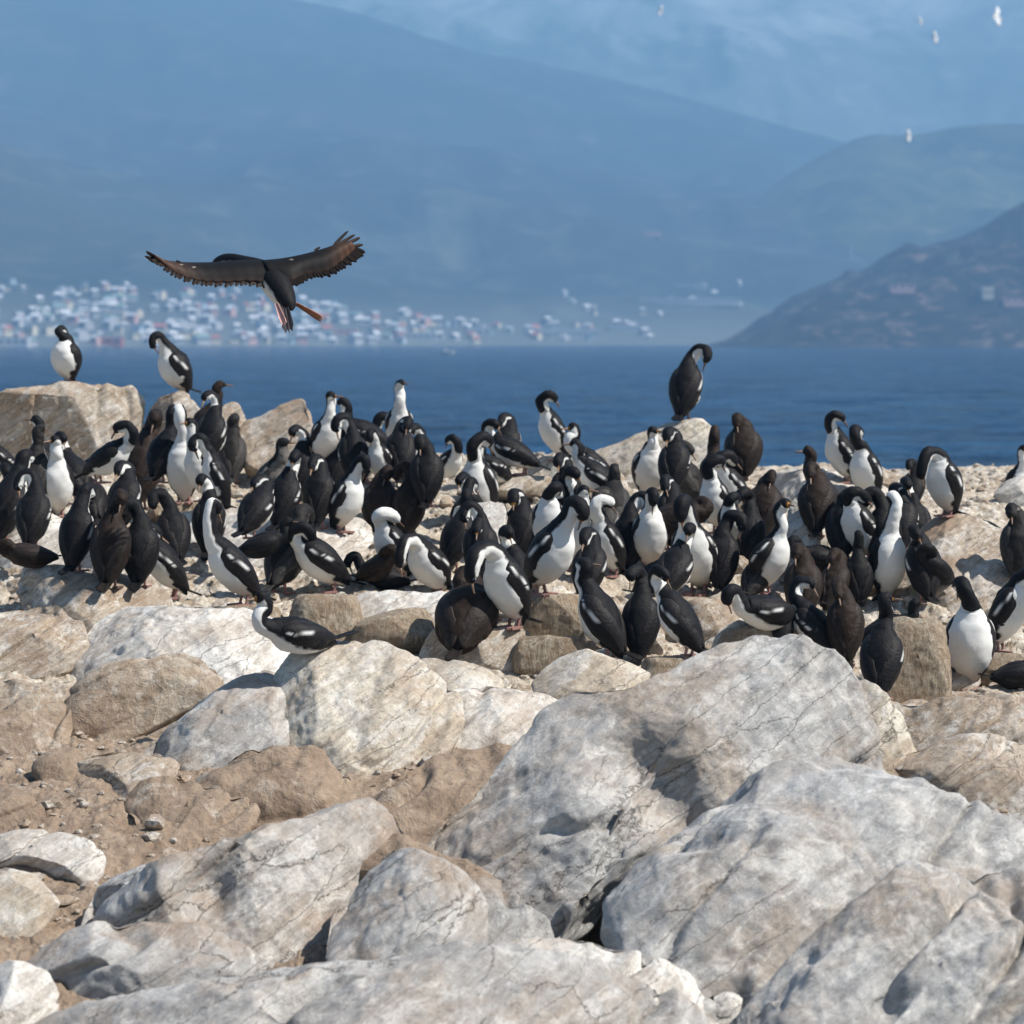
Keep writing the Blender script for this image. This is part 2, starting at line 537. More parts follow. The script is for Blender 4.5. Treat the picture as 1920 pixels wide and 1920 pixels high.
rock("boulder", [(1540, 1260), (1590, 1255), (1650, 1300), (1700, 1370), (1722, 1415), (1700, 1450), (1640, 1440), (1580, 1340)],
     12.2, 55, 0.13, 'cream', "narrow cream slab slanting down behind the peak of the largest boulder", rough=0.06, facets=5, seed=37)
rock("boulder", [(-60, 2000), (-40, 1880), (80, 1850), (260, 1835), (460, 1822), (700, 1808), (880, 1800), (1060, 1820), (1240, 1850), (1380, 1885), (1440, 1930), (1420, 2050), (900, 2100), (300, 2100)],
     8.3, 26, 0.2, 'grey', "long low grey slab running along the bottom edge of the picture", rough=0.085, facets=6, seed=41, res=(280, 90), srot=0.15, strata=0.8)
rock("boulder", [(890, 1830), (960, 1775), (1060, 1760), (1160, 1785), (1230, 1800), (1320, 1830), (1420, 1890), (1300, 1930), (1000, 1910), (900, 1880)],
     8.9, 35, 0.13, 'white', "jagged pale ledge below the dark gap between the two big grey boulders", rough=0.12, facets=8, seed=43, strata=0.9)
rock("boulder", [(125, 1710), (200, 1650), (330, 1575), (440, 1530), (560, 1515), (680, 1530), (735, 1590), (740, 1700), (680, 1800), (560, 1810), (460, 1790), (300, 1765), (180, 1755)],
     9.55, 33, 0.27, 'greydirt', "broad grey boulder with brown dusty stripes at lower left", rough=0.08, facets=8, seed=53, grow=1.12, res=(220, 90), srot=0.55, strata=0.8, dents=[(400, 1735, 60, 0.12)])
rock("boulder", [(640, 1640), (700, 1600), (790, 1600), (860, 1640), (890, 1710), (880, 1790), (800, 1830), (700, 1835), (640, 1800), (620, 1720)],
     9.25, 34, 0.15, 'greydirt', "blocky grey boulder with a deep vertical cleft beside the brown dusty slope", rough=0.09, facets=9, seed=59, grow=1.1, srot=0.9, strata=0.55)
rock("boulder", [(60, 1800), (140, 1760), (300, 1752), (420, 1770), (500, 1800), (520, 1850), (470, 1890), (340, 1895), (180, 1860), (90, 1840)],
     9.0, 35, 0.15, 'greydirt', "grey wedge-shaped rock with a shaded undercut near the lower left corner", rough=0.09, facets=7, seed=61, grow=1.15, srot=0.2, strata=0.9)
rock("boulder", [(150, 1845), (200, 1825), (290, 1830), (340, 1850), (290, 1880), (190, 1880)],
     8.85, 35, 0.07, 'greydirt', "small flat grey stone just above the bottom slab at lower left", rough=0.08, seed=67, res=(90, 36))
rock("boulder", [(-60, 1570), (20, 1560), (120, 1568), (195, 1600), (165, 1640), (110, 1628), (40, 1615), (-60, 1620)],
     10.25, 38, 0.10, 'white', "cream white rock lying in brown dirt at the left edge", rough=0.07, seed=71, res=(120, 46))
rock("boulder", [(-50, 1640), (30, 1625), (90, 1650), (110, 1690), (50, 1740), (-50, 1750)],
     9.9, 40, 0.09, 'cream', "half buried mottled stone below the cream white rock at the left edge", rough=0.09, seed=73, res=(100, 40))
rock("boulder", [(-60, 1840), (10, 1815), (80, 1830), (110, 1880), (60, 1930), (-60, 1960)],
     8.7, 38, 0.12, 'white', "pale lichen-stained rock in the bottom left corner", rough=0.09, seed=79, res=(100, 40))
# middle ground
rock("boulder", [(495, 1410), (505, 1320), (530, 1262), (600, 1230), (700, 1222), (770, 1245), (830, 1290), (835, 1345), (770, 1400), (690, 1430), (580, 1440)],
     12.1, 50, 0.24, 'cream', "large cream boulder with a sharp shaded left edge below the bird lying on its belly", rough=0.06, facets=8, seed=83, res=(200, 80), srot=0.9, stand=True)
rock("boulder", [(270, 1400), (330, 1340), (400, 1290), (500, 1255), (530, 1300), (520, 1400), (430, 1450), (330, 1440)],
     12.4, 40, 0.16, 'greydirt', "streaked grey rock slope against the left side of the large cream boulder", rough=0.08, facets=6, seed=89, srot=0.7)
rock("boulder", [(790, 1330), (830, 1280), (920, 1285), (1010, 1300), (1075, 1322), (1040, 1370), (940, 1385), (830, 1390)],
     12.35, 30, 0.10, 'white', "low slab splashed white with droppings between the cream boulder and the large hump", rough=0.08, facets=5, seed=97)
rock("boulder", [(1012, 1275), (1050, 1240), (1110, 1228), (1175, 1238), (1240, 1285), (1210, 1312), (1150, 1318), (1085, 1322), (1040, 1300)],
     12.5, 55, 0.14, 'cream', "cream rock with two dark brown broken faces above the largest boulder", rough=0.09, facets=10, seed=101)
rock("boulder", [(115, 1255), (150, 1180), (200, 1120), (300, 1112), (420, 1135), (520, 1150), (545, 1210), (500, 1260), (400, 1275), (250, 1280)],
     13.2, 38, 0.2, 'white', "whitewashed rock ledge under the brown bird and the bent bird at left", rough=0.08, facets=6, seed=103, res=(200, 70), stand=True)
rock("boulder", [(140, 1345), (180, 1275), (260, 1250), (340, 1240), (400, 1270), (390, 1330), (300, 1370), (200, 1375)],
     12.3, 45, 0.17, 'brown', "dark brown clod of earth in front of the whitewashed ledge at left", rough=0.11, facets=6, seed=107)
rock("boulder", [(355, 1470), (420, 1425), (520, 1402), (600, 1415), (650, 1460), (660, 1520), (560, 1545), (420, 1530)],
     11.0, 35, 0.17, 'brown', "smooth tan earth mound in front of the large cream boulder", rough=0.05, facets=3, seed=109)
rock("boulder", [(660, 1520), (720, 1470), (820, 1430), (960, 1400), (1010, 1390), (960, 1460), (880, 1520), (800, 1570), (700, 1570)],
     11.2, 30, 0.13, 'brown', "brown earth bank between the tan mound and the largest boulder", rough=0.08, facets=4, seed=113)
rock("boulder", [(230, 1500), (300, 1465), (400, 1480), (480, 1520), (420, 1560), (300, 1570)],
     10.7, 30, 0.11, 'brown', "low brown earth hump above the dusty striped boulder", rough=0.08, facets=3, seed=117)
rock("boulder", [(600, 1590), (700, 1540), (730, 1560), (900, 1640), (1040, 1740), (1000, 1800), (880, 1810), (800, 1700)],
     9.7, 24, 0.09, 'brown', "smooth brown dirt slope wedged beside the largest boulder", rough=0.04, facets=2, seed=119)
rock("boulder", [(-70, 1200), (-20, 1150), (60, 1130), (130, 1160), (150, 1210), (100, 1240), (-60, 1260)],
     13.3, 40, 0.17, 'mottle', "mottled pale boulder at the left edge below the darkest group of birds", rough=0.10, seed=127, stand=True)
rock("boulder", [(30, 1100), (60, 1060), (170, 1070), (260, 1085), (320, 1110), (260, 1150), (120, 1160)],
     14.0, 30, 0.12, 'mottle', "flat mottled ledge under the dark birds at the left", rough=0.10, seed=131, stand=True)
rock("boulder", [(-60, 1300), (40, 1290), (120, 1330), (100, 1380), (-60, 1400)],
     11.9, 30, 0.12, 'brown', "brown earth hump at the left edge", rough=0.10, seed=133)
rock("boulder", [(-60, 1510), (0, 1480), (60, 1500), (80, 1540), (-60, 1570)],
     10.7, 36, 0.12, 'brown', "rounded tan mound at the left edge above the cream white rock", rough=0.06, seed=137, facets=2)
# back ridge
rock("boulder", [(-70, 760), (0, 740), (70, 727), (140, 716), (215, 718), (258, 722), (268, 755), (262, 820), (240, 890), (100, 900), (-70, 900)],
     18.6, 70, 0.55, 'mottle', "big flat-topped tan rock at the left horizon carrying a lone bird", rough=0.05, facets=6, seed=139, res=(200, 80), srot=1.5, stand=True)
rock("boulder", [(262, 790), (280, 752), (315, 730), (345, 726), (372, 752), (410, 800), (420, 880), (280, 890)],
     18.6, 68, 0.3, 'tan', "pointed tan rock under the preening bird near the left horizon", rough=0.06, facets=7, seed=149, stand=True)
rock("boulder", [(405, 800), (415, 765), (435, 752), (455, 768), (465, 800), (470, 850), (410, 850)],
     18.4, 75, 0.16, 'mottle', "knobbly whitish rock spike left of the sloping tan rock", rough=0.12, facets=7, seed=151)
rock("boulder", [(450, 850), (455, 800), (490, 785), (540, 758), (568, 752), (580, 775), (590, 850), (560, 900), (480, 900)],
     18.2, 65, 0.3, 'tan', "sloping tan rock between the left group and the bird with raised bill", rough=0.06, facets=6, seed=157, srot=0.6)
rock("boulder", [(1090, 900), (1110, 850), (1180, 825), (1230, 806), (1290, 796), (1328, 803), (1345, 850), (1330, 920), (1200, 940)],
     18.0, 62, 0.32, 'cream', "pale rounded rock whose top carries a single dark preening bird", rough=0.06, facets=6, seed=163, stand=True, res=(180, 70))
rock("boulder", [(985, 880), (1000, 862), (1060, 858), (1120, 862), (1150, 900), (1120, 950), (1000, 940)],
     17.8, 45, 0.2, 'cream', "flat pale rock under the slim standing bird at the centre of the horizon", rough=0.06, facets=5, seed=167, stand=True)
rock("boulder", [(1410, 930), (1430, 892), (1480, 880), (1560, 888), (1640, 905), (1700, 960), (1640, 1010), (1480, 1010), (1420, 980)],
     17.3, 40, 0.28, 'white', "smooth whitish rock dome at the skyline behind the brown long-necked bird", rough=0.05, facets=5, seed=173, res=(180, 70), stand=True)
rock("boulder", [(1862, 930), (1880, 905), (1930, 892), (1980, 900), (1990, 960), (1900, 965)],
     17.3, 60, 0.16, 'white', "round whitish stone at the right edge behind the lying black bird", rough=0.07, seed=179, stand=True)
rock("boulder", [(1640, 1090), (1680, 1010), (1760, 965), (1850, 985), (1980, 1000), (1990, 1120), (1850, 1150), (1720, 1140)],
     14.8, 34, 0.2, 'tan', "broad tan sloping rock at right below the bowing white bird", rough=0.06, facets=5, seed=181, res=(180, 70), stand=True)
rock("boulder", [(848, 1010), (855, 950), (900, 945), (945, 950), (950, 1000), (945, 1050), (860, 1045)],
     15.4, 65, 0.14, 'white', "squarish whitewashed block between the birds left of centre", rough=0.07, seed=191, stand=True)
rock("boulder", [(1690, 1370), (1700, 1310), (1780, 1290), (1900, 1285), (1990, 1300), (1990, 1400), (1850, 1410), (1730, 1400)],
     12.9, 45, 0.2, 'mottle', "rough tan ledge at the right edge under the tall white-fronted bird", rough=0.11, facets=5, seed=193, res=(180, 70), stand=True)
rock("boulder", [(1700, 1440), (1760, 1405), (1860, 1400), (1990, 1420), (1990, 1540), (1860, 1500)],
     11.6, 26, 0.1, 'tan', "smooth pinkish slope at the right edge above the broad grey boulder", rough=0.05, facets=3, seed=197)
rock("boulder", [(300, 985), (330, 955), (420, 960), (600, 970), (700, 990), (690, 1040), (500, 1050), (330, 1030)],
     15.6, 26, 0.12, 'white', "low whitish rock shelf among the birds left of centre", rough=0.08, seed=199, stand=True)
rock("boulder", [(660, 1130), (700, 1115), (790, 1118), (870, 1125), (860, 1160), (760, 1165), (680, 1160)],
     13.9, 30, 0.07, 'white', "flat guano-white stone in front of the arched white bird", rough=0.09, seed=211, res=(110, 42))


# more bedrock showing between the birds
for k_, (pts_, th_k, le_, mt_, lb_) in enumerate([
    ([(1470, 1010), (1490, 930), (1530, 900), (1570, 940), (1590, 1010), (1570, 1090), (1500, 1100)], .14, 50, 'white', "tall pale rock between the stretched white neck and the brown arched bird"),
    ([(470, 850), (500, 815), (560, 800), (620, 830), (640, 890), (560, 910), (490, 900)], .14, 45, 'cream', "pale rock with a dark slit below the sloping tan rock"),
    ([(1050, 950), (1080, 880), (1130, 870), (1170, 900), (1180, 960), (1110, 985)], .12, 40, 'mottle', "tan stained rock behind the black-capped bird at centre"),
    ([(-50, 1010), (0, 960), (90, 955), (170, 985), (180, 1040), (60, 1060)], .12, 35, 'white', "guano-white rock face under the birds at the left edge"),
    ([(1090, 1190), (1120, 1120), (1180, 1110), (1230, 1150), (1240, 1200), (1160, 1220)], .10, 38, 'mottle', "lumpy tan rock under the long-tailed black bird"),
    ([(1690, 1270), (1700, 1190), (1760, 1160), (1830, 1180), (1850, 1250), (1780, 1290)], .12, 38, 'mottle', "brown-flecked rock left of the tall clean white-fronted bird"),
    ([(120, 1450), (180, 1410), (260, 1400), (330, 1430), (300, 1475), (200, 1490)], .09, 28, 'tan', "flat tan stone half sunk in dirt at left"),
    ([(640, 1260), (760, 1240), (860, 1235), (960, 1262), (940, 1300), (800, 1310)], .09, 30, 'cream', "low cream shelf behind the whitewashed slab"),
    ([(60, 1440), (110, 1400), (150, 1410), (160, 1460), (100, 1480)], .08, 32, 'brown', "small crusted clod at the left below the mottled boulder"),
    ([(1340, 1240), (1350, 1180), (1400, 1170), (1440, 1200), (1430, 1250)], .08, 45, 'cream', "small pale stone in front of the low sitting bird"),
]):
    rock("boulder", pts_, 30.0, le_, th_k, mt_, lb_, rough=.09, seed=400 + k_, stand=True, res=(120, 50))


# nests of mud and droppings: (x, y top, width, height)
def nest(x, yt, w, h, label, seed, mat='nest'):
    y = yt + h
    pts = [(x - w * .55, y), (x - w * .5, yt + h * .35), (x - w * .42, yt + h * .06), (x - w * .2, yt), (x + w * .2, yt), (x + w * .42, yt + h * .06), (x + w * .5, yt + h * .35), (x + w * .56, y), (x, y + h * .1)]
    D = Dg(x, y + 6)
    return rock("nest_mound", pts, D, 72, w / FPX * D * 0.42, mat, label, rough=0.11, facets=2, seed=seed, res=(110, 44), strata=0.2, cat="nest", group="mud nests on the rookery", stand=True, prof=3.5)


nest(610, 1118, 130, 88, "straw-sided mud nest behind the bird lying on its belly", 301)
nest(740, 1142, 140, 62, "wide low mud nest right of the lying bird", 302)
nest(1035, 1196, 130, 55, "dark mud nest above the cream rock with broken faces", 303)
nest(1255, 1232, 110, 60, "round reddish mud nest below the group of three black birds", 304)
nest(1425, 1178, 165, 60, "wide ribbed mud nest in front of the bird sitting low at right of centre", 305)
nest(1270, 1125, 150, 70, "cream mud nest right of the crouching black birds", 306, 'mottle')
nest(1712, 1160, 120, 140, "tall straw-covered mound beside the black bird seen from behind", 307)
nest(1060, 1120, 170, 70, "pale rubble nest under the white-breasted bird at centre", 308)
nest(345, 945, 130, 30, "thin mud nest under the two white-necked birds", 309)
nest(450, 1140, 160, 70, "mud nest below the bird with the looped white neck", 310)
nest(900, 1180, 200, 70, "pale mud nest under the brown bird bending away", 311, 'mottle')
nest(1880, 1225, 90, 50, "small mud nest under the white-bellied bird at the right edge", 312)
nest(1330, 1125, 90, 60, "cream stone nest under the leaning white-fronted bird", 313, 'mottle')
nest(1600, 1055, 110, 50, "mud nest left of the bird stretching its neck upward", 314)
nest(60, 985, 170, 60, "whitewashed nest at the left edge", 315, 'white')
nest(980, 893, 120, 40, "nest on the skyline under the dark huddled bird", 316, 'mottle')

# loose stones
def gravel():
    rs = np.random.RandomState(5)
    n = 4600
    ico = bpy.data.meshes.new("tmp")
    import bmesh
    bm = bmesh.new(); bmesh.ops.create_icosphere(bm, subdivisions=2, radius=1.0)
    iv = np.array([v.co[:] for v in bm.verts]); fi = np.array([[v.index for v in f.verts] for f in bm.faces]); bm.free()
    bpy.data.meshes.remove(ico)
    y = 9.0 + 11.5 * rs.uniform(0, 1, n) ** .8
    x = rs.uniform(-0.23, 0.23, n) * y
    z = ground_z(x, y)
    sz = np.exp(rs.normal(-4.35, 0.62, n)); sz = np.minimum(sz, np.where(y > 12.5, 0.085, 0.05))
    V = iv[None] * (1 + 0.30 * fbm(iv[None] * 1.3 + rs.uniform(-50, 50, (n, 1, 3)), 2, 3)[..., None] * 2) * sz[:, None, None] * rs.uniform(0.6, 1.3, (n, 1, 3)) * np.array([1.1, 1.1, .75])
    V = V + np.stack([x, y, z + sz * 0.2], -1)[:, None]
    F = (fi[None] + (np.arange(n) * len(iv))[:, None, None]).reshape(-1, 3)
    me = mesh_np("gravel", V.reshape(-1, 3), F, smooth=False)
    tag(link("gravel", me, M['mottle']), "loose pebbles and rubble scattered over the dirt", "gravel", kind="stuff")


gravel()

# ------------------------------------------------------------------ sea
def sea():
    k = NT("sea_water")
    g = k.geo(scale=(0.55, 1.0, 1.0), rot=(0, 0, 0.25))
    n1 = k.noise(g, 0.22, 6, 0.62, 0.6)
    n2 = k.noise(g, 1.3, 5, 0.65, 0.4)
    n3 = k.noise(k.geo(scale=(0.35, 1, 1)), 0.035, 4, 0.6, 0.4)
    c = k.mix(k.ramp(n3, [(0.35, 0.0), (0.65, 1.0)]), (0.001, 0.042, 0.115), (0.002, 0.066, 0.170))
    n4 = k.noise(k.geo(scale=(0.4, 1, 1), rot=(0, 0, .1)), 0.16, 7, 0.7, 0.8)
    c = k.mix(k.ramp(n4, [(0.42, 0.0), (0.60, 1.0)]), k.mix(0.7, c, (0.001, 0.010, 0.035)), c)  # shade of the wave troughs painted into the water colour as dark streaks
    nb = k.bump(n1, 1.0, 4.5)
    nb = k.bump(n2, 0.9, 0.35, nb)
    k.set(Base_Color=c, Roughness=0.12, Normal=nb)
    k.b.inputs["IOR"].default_value = 1.33
    k.b.inputs["Specular IOR Level"].default_value = 0.22
    # surface with real swell near the island
    u = np.linspace(-1, 1, 260)
    y = np.concatenate([np.linspace(-150, 20, 8)[:-1], np.geomspace(20, 1200, 900), np.geomspace(1200, 7000, 12)[1:]])
    Y, U = np.meshgrid(y, u, indexing='ij')
    X = U * np.maximum(np.abs(Y) * 0.9, 140)
    q = np.stack([X * 0.25, Y * 0.5, 0 * X], -1)
    fade = np.clip((1100 - Y) / 700, 0, 1) * np.clip((Y - 20) / 40, 0, 1)
    Z = 0.26 * fbm(q * 0.55, 4, 77, ridged=True) * fade
    me = mesh_np("sea", np.stack([X, Y, Z], -1).reshape(-1, 3), grid_faces(len(y), len(u)))
    tag(link("sea", me, k.m), "dark blue choppy channel water behind the island", "sea", kind="structure")


sea()


# ------------------------------------------------------------------ mountains
def hill_mat(name, low, mid, high, scale=0.004, snow=None, pale=0.5, town=False):
    k = NT(name)
    g = k.geo()
    n = k.noise(g, scale, 8, 0.68, 0.5)
    n2 = k.noise(k.geo(scale=(1, 1, 2.5)), scale * 4.0, 6, 0.7, 0.8)
    c = k.mix(k.ramp(n, [(0.38, 0.0), (0.62, 1.0)]), low, mid)
    c = k.mix(k.math('MULTIPLY', k.ramp(n2, [(0.52, 0.0), (0.68, 1.0)]), pale), c, high)
    pt = k.noise(k.geo(scale=(1, .5, 1)), scale * 2.6, 8, 0.7, 0.5)
    c = k.mix(k.math('MULTIPLY', k.ramp(pt, [(0.56, 0.0), (0.72, 1.0)]), 0.45), c, (0.22, 0.24, 0.20))
    zz = k.n("ShaderNodeSeparateXYZ", i_0=g).outputs[2]
    tw = k.n("ShaderNodeMapRange", i_0=zz, i_1=45.0, i_2=5.0, i_3=0.0, i_4=0.5).outputs[0]
    if town: c = k.mix(tw, c, (0.26, 0.28, 0.28))
    if snow:
        z = k.n("ShaderNodeSeparateXYZ", i_0=g).outputs[2]
        f = k.n("ShaderNodeMapRange", i_0=z, i_1=snow[0], i_2=snow[1], i_3=0.0, i_4=0.5).outputs[0]
        f = k.ramp(k.math('ADD', f, k.math('MULTIPLY', k.noise(g, scale * 2.2, 6, 0.7, 0.6), 0.9)), [(0.62, 0.0), (0.80, 1.0)])
        c = k.mix(f, c, (0.62, 0.70, 0.66))
    k.set(Base_Color=c, Roughness=0.95)
    k.b.inputs["Specular IOR Level"].default_value = 0.1
    return k.m


def hill(name, ridge, Ds, Dr, mat, label, shape=(0.3, 0.7), amp=14, fscale=0.004, seed=1, nx=240, ny=110, back=1.25, lo=-500, hi=2500):
    """ridge: photo pixels of the skyline; Ds shore distance (number or list along x), Dr ridge distance"""
    px = np.linspace(lo, hi, nx)
    rx = [r[0] for r in ridge]; ry = [r[1] for r in ridge]
    py = np.interp(px, rx, ry)
    ker = np.hanning(9); ker /= ker.sum()
    pad = np.pad(py, 4, mode='edge'); py = np.convolve(pad, ker, 'valid')
    rz = P(px, py, np.full(nx, Dr))[:, 2]
    ds = np.interp(px, *Ds) if isinstance(Ds, tuple) else np.full(nx, Ds)
    t = np.concatenate([np.linspace(-0.05, 1, ny), np.linspace(1, back, 20)[1:]])
    T, _ = np.meshgrid(t, px, indexing='ij')
    Dm = ds[None] + (Dr - ds[None]) * T
    Xm = (px[None] - 960) / FPX * Dm
    tt = np.clip(T, 0, 1)
    prof = shape[0] * tt + shape[1] * tt ** 2
    Zm = rz[None] * prof
    Zm = np.where(T > 1, rz[None] * (1 - ((T - 1) / (back - 1)) ** 1.5), Zm)
    q = np.stack([Xm, Dm, 0 * Xm], -1) * fscale
    env = np.clip(tt * (1 - tt) * 4 + 0.15, 0, 1) * np.clip(tt * 12, 0, 1)
    Zm = Zm + amp * env * np.clip(rz / 45, 0, 1)[None] * (fbm(q, 5, seed, ridged=True) + 0.3)
    Zm = np.where(T < 0, -3.0, Zm)
    me = mesh_np(name, np.stack([Xm, Dm, Zm], -1).reshape(-1, 3), grid_faces(len(t), nx))
    o = link(name, me, mat)
    tag(o, label, "mountain", kind="structure")
    return px, t, Xm, Dm, Zm, ds


HA = hill_mat("wooded_hillside", (0.030, 0.045, 0.050), (0.055, 0.062, 0.055), (0.15, 0.16, 0.14), 0.003, town=True)
HB = hill_mat("far_snowy_mountain", (0.16, 0.20, 0.17), (0.26, 0.30, 0.26), (0.50, 0.56, 0.50), 0.0015, snow=(420, 800), pale=0.5)
HC = hill_mat("green_hillside", (0.04, 0.06, 0.045), (0.11, 0.13, 0.08), (0.26, 0.26, 0.19), 0.005)
HD = hill_mat("rocky_hillside", (0.008, 0.010, 0.014), (0.024, 0.020, 0.022), (0.30, 0.22, 0.18), 0.012, pale=0.6)
hillA = hill("mountain", [(-500, -330), (0, -110), (300, -60), (480, -6), (620, 20), (760, 60), (870, 95), (1000, 122), (1180, 165), (1300, 200), (1450, 238), (1560, 268), (1700, 330), (1900, 430), (2500, 560)],
             ([-500, 0, 900, 1400, 2500], [1300, 1440, 1750, 1900, 2400]), 4300, HA, "long wooded mountain slope falling from top left towards the right behind the town", shape=(0.22, 0.78), amp=75, fscale=0.0018, seed=3)
hill("mountain", [(-500, -160), (400, -150), (1000, -110), (1500, -60), (2000, -90), (2500, -140)], 3900, 5200, HB,
     "farthest pale mountain with old snow filling the top right", amp=160, fscale=0.0011, seed=5)
hillC = hill("mountain", [(-500, 700), (1050, 660), (1180, 600), (1260, 520), (1330, 430), (1420, 372), (1500, 322), (1560, 288), (1620, 265), (1700, 266), (1760, 250), (1830, 236), (1900, 234), (2000, 240), (2500, 300)],
             2300, 3000, HC, "green hillside at the right behind the darkest headland", amp=50, fscale=0.0032, seed=8)
hillD = hill("headland", [(-500, 760), (1180, 720), (1290, 655), (1370, 636), (1430, 608), (1500, 560), (1560, 535), (1610, 520), (1660, 490), (1740, 470), (1800, 448), (1860, 422), (1920, 388), (2050, 330), (2500, 250)],
             1480, 1900, HD, "dark rocky headland at the right edge of the channel", amp=30, fscale=0.009, seed=13, shape=(0.45, 0.55))


def hill_hit(h, px, py):
    cols, t, X, D, Z, ds = h
    j = int(np.clip(np.searchsorted(cols, px), 1, len(cols) - 1))
    w = (px - cols[j - 1]) / (cols[j] - cols[j - 1])
    d = D[:, j - 1] * (1 - w) + D[:, j] * w
    z = Z[:, j - 1] * (1 - w) + Z[:, j] * w
    zz = P(np.full(len(d), px), np.full(len(d), py), d)[:, 2]
    hit = np.nonzero((zz <= z) & (z > 0.2))[0]
    if not len(hit): return None
    i = hit[0]
    p = P(px, py, d[i])
    return np.array([p[0], d[i], z[i]])


# ------------------------------------------------------------------ the town
def gable(w, d, h, r, wall, roof):
    V = [(-w, -d, -2), (w, -d, -2), (w, d, -2), (-w, d, -2), (-w, -d, h), (w, -d, h), (w, d, h), (-w, d, h), (-w, 0, h + r), (w, 0, h + r),
         (-w - .4, -d - .4, h - .2), (w + .4, -d - .4, h - .2), (w + .4, d + .4, h - .2), (-w - .4, d + .4, h - .2), (-w - .4, 0, h + r + .15), (w + .4, 0, h + r + .15)]
    F = [(0, 1, 5, 4), (1, 2, 6, 5), (2, 3, 7, 6), (3, 0, 4, 7), (4, 7, 8), (5, 9, 6), (10, 11, 15, 14), (12, 13, 14, 15)]
    # a row of window openings on the sides that face the channel
    nF = len(F)
    wn_ = 3
    for k in range(wn_):
        x0 = -w + 2 * w * (k + .25) / wn_; x1 = -w + 2 * w * (k + .75) / wn_
        b = len(V)
        V += [(x0, -d - .03, h * .4), (x1, -d - .03, h * .4), (x1, -d - .03, h * .75), (x0, -d - .03, h * .75)]
        F.append((b, b + 1, b + 2, b + 3))
    me = mesh_np("house", V, F, smooth=False)
    for m in (wall, roof, WIN): me.materials.append(m)
    for i, p in enumerate(me.polygons):
        p.material_index = 0 if i < 6 else (1 if i < nF else 2)
    return me


def block(w, d, h, wall, roof):
    V = [(-w, -d, -3), (w, -d, -3), (w, d, -3), (-w, d, -3), (-w, -d, h), (w, -d, h), (w, d, h), (-w, d, h),
         (-w + .5, -d + .5, h), (w - .5, -d + .5, h), (w - .5, d - .5, h), (-w + .5, d - .5, h),
         (-w + .5, -d + .5, h - .7), (w - .5, -d + .5, h - .7), (w - .5, d - .5, h - .7), (-w + .5, d - .5, h - .7)]
    F = [(0, 1, 5, 4), (1, 2, 6, 5), (2, 3, 7, 6), (3, 0, 4, 7), (4, 5, 9, 8), (5, 6, 10, 9), (6, 7, 11, 10), (7, 4, 8, 11),
         (8, 9, 13, 12), (9, 10, 14, 13), (10, 11, 15, 14), (11, 8, 12, 15), (12, 13, 14, 15)]
    nF = len(F)
    n = max(3, int(w * 2 / 4))
    for fl in range(max(1, int(h / 3.2))):
        for k in range(n):
            x0 = -w + 2 * w * (k + .25) / n; x1 = -w + 2 * w * (k + .75) / n
            b = len(V); z0 = 1 + fl * 3.0
            V += [(x0, -d - .03, z0), (x1, -d - .03, z0), (x1, -d - .03, z0 + 1.2), (x0, -d - .03, z0 + 1.2)]
            F.append((b, b + 1, b + 2, b + 3))
    me = mesh_np("building", V, F, smooth=False)
    for m in (wall, roof, WIN): me.materials.append(m)
    for i, p in enumerate(me.polygons):
        p.material_index = 2 if i >= nF else (1 if i == nF - 1 else 0)
    return me


WIN = flat("dark_window_glass", (0.03, 0.04, 0.05), 0.15, 0.5, 0.1)
walls = [flat("white_wall", (0.56, 0.58, 0.60), .8, .2, .1, .5), flat("cream_wall", (0.72, 0.66, 0.52), .8, .2, .1, .5), flat("pale_blue_wall", (0.42, 0.54, 0.62), .8, .2, .1, .5),
         flat("pink_wall", (0.66, 0.42, 0.38), .8, .2, .1, .5), flat("grey_wall", (0.42, 0.44, 0.46), .8, .2, .1, .5)]
roofs = [flat("tin_roof", (0.62, 0.68, 0.72), .5, .3, .1, .5), flat("red_roof", (0.46, 0.16, 0.14), .6, .3, .1, .5), flat("slate_roof", (0.12, 0.16, 0.2), .6, .3, .1, .5),
         flat("white_roof", (0.8, 0.82, 0.84), .6, .3, .1, .5), flat("green_roof", (0.25, 0.36, 0.33), .6, .3, .1, .5)]
rr = random.Random(12)
protos = [(gable(rr.uniform(2.6, 4.2), rr.uniform(2.6, 4), rr.uniform(3, 5.5), rr.uniform(1.2, 2.2), walls[[0, 0, 1, 2, 0, 3, 4, 0, 1][i]], roofs[[0, 3, 1, 2, 3, 0, 3, 4, 2][i]]), i) for i in range(9)]
wn_names = ["white walls and a tin roof", "white walls and a white roof", "cream walls and a red roof", "pale blue walls and a slate roof", "white walls and a pale roof",
            "pink walls and a tin roof", "grey walls and a white roof", "white walls and a green roof", "cream walls and a slate roof"]


def put_house(px, py, h, i, sc=1.0):
    p = hill_hit(h, px, py)
    if p is None: return
    o = link("house", protos[i][0])
    o.location = p; o.rotation_euler.z = rr.uniform(-0.9, 0.9); s = sc * rr.uniform(0.75, 1.2); o.scale = (s, s, s)
    tag(o, "small distant house with %s in the hillside town" % wn_names[i], "house", "town houses with %s" % wn_names[i])


n = 0
while n < 236:
    px = rr.uniform(-30, 900) if rr.random() < .45 else rr.uniform(-30, 640)
    top = 535 if px < 420 else 535 + (px - 420) * 0.16
    py = top + (650 - top) * rr.random() ** 0.85
    put_house(px, py, hillA, rr.randrange(9), .92 if py > 570 else .75); n += 1
for k in range(36):
    put_house(rr.uniform(690, 1230), rr.uniform(612, 642), hillA, rr.randrange(9), .8)
for k in range(26):
    put_house(rr.uniform(1050, 1400), rr.uniform(552, 606), hillA if k % 2 else hillC, rr.choice([0, 1, 4, 6, 8]), .8)


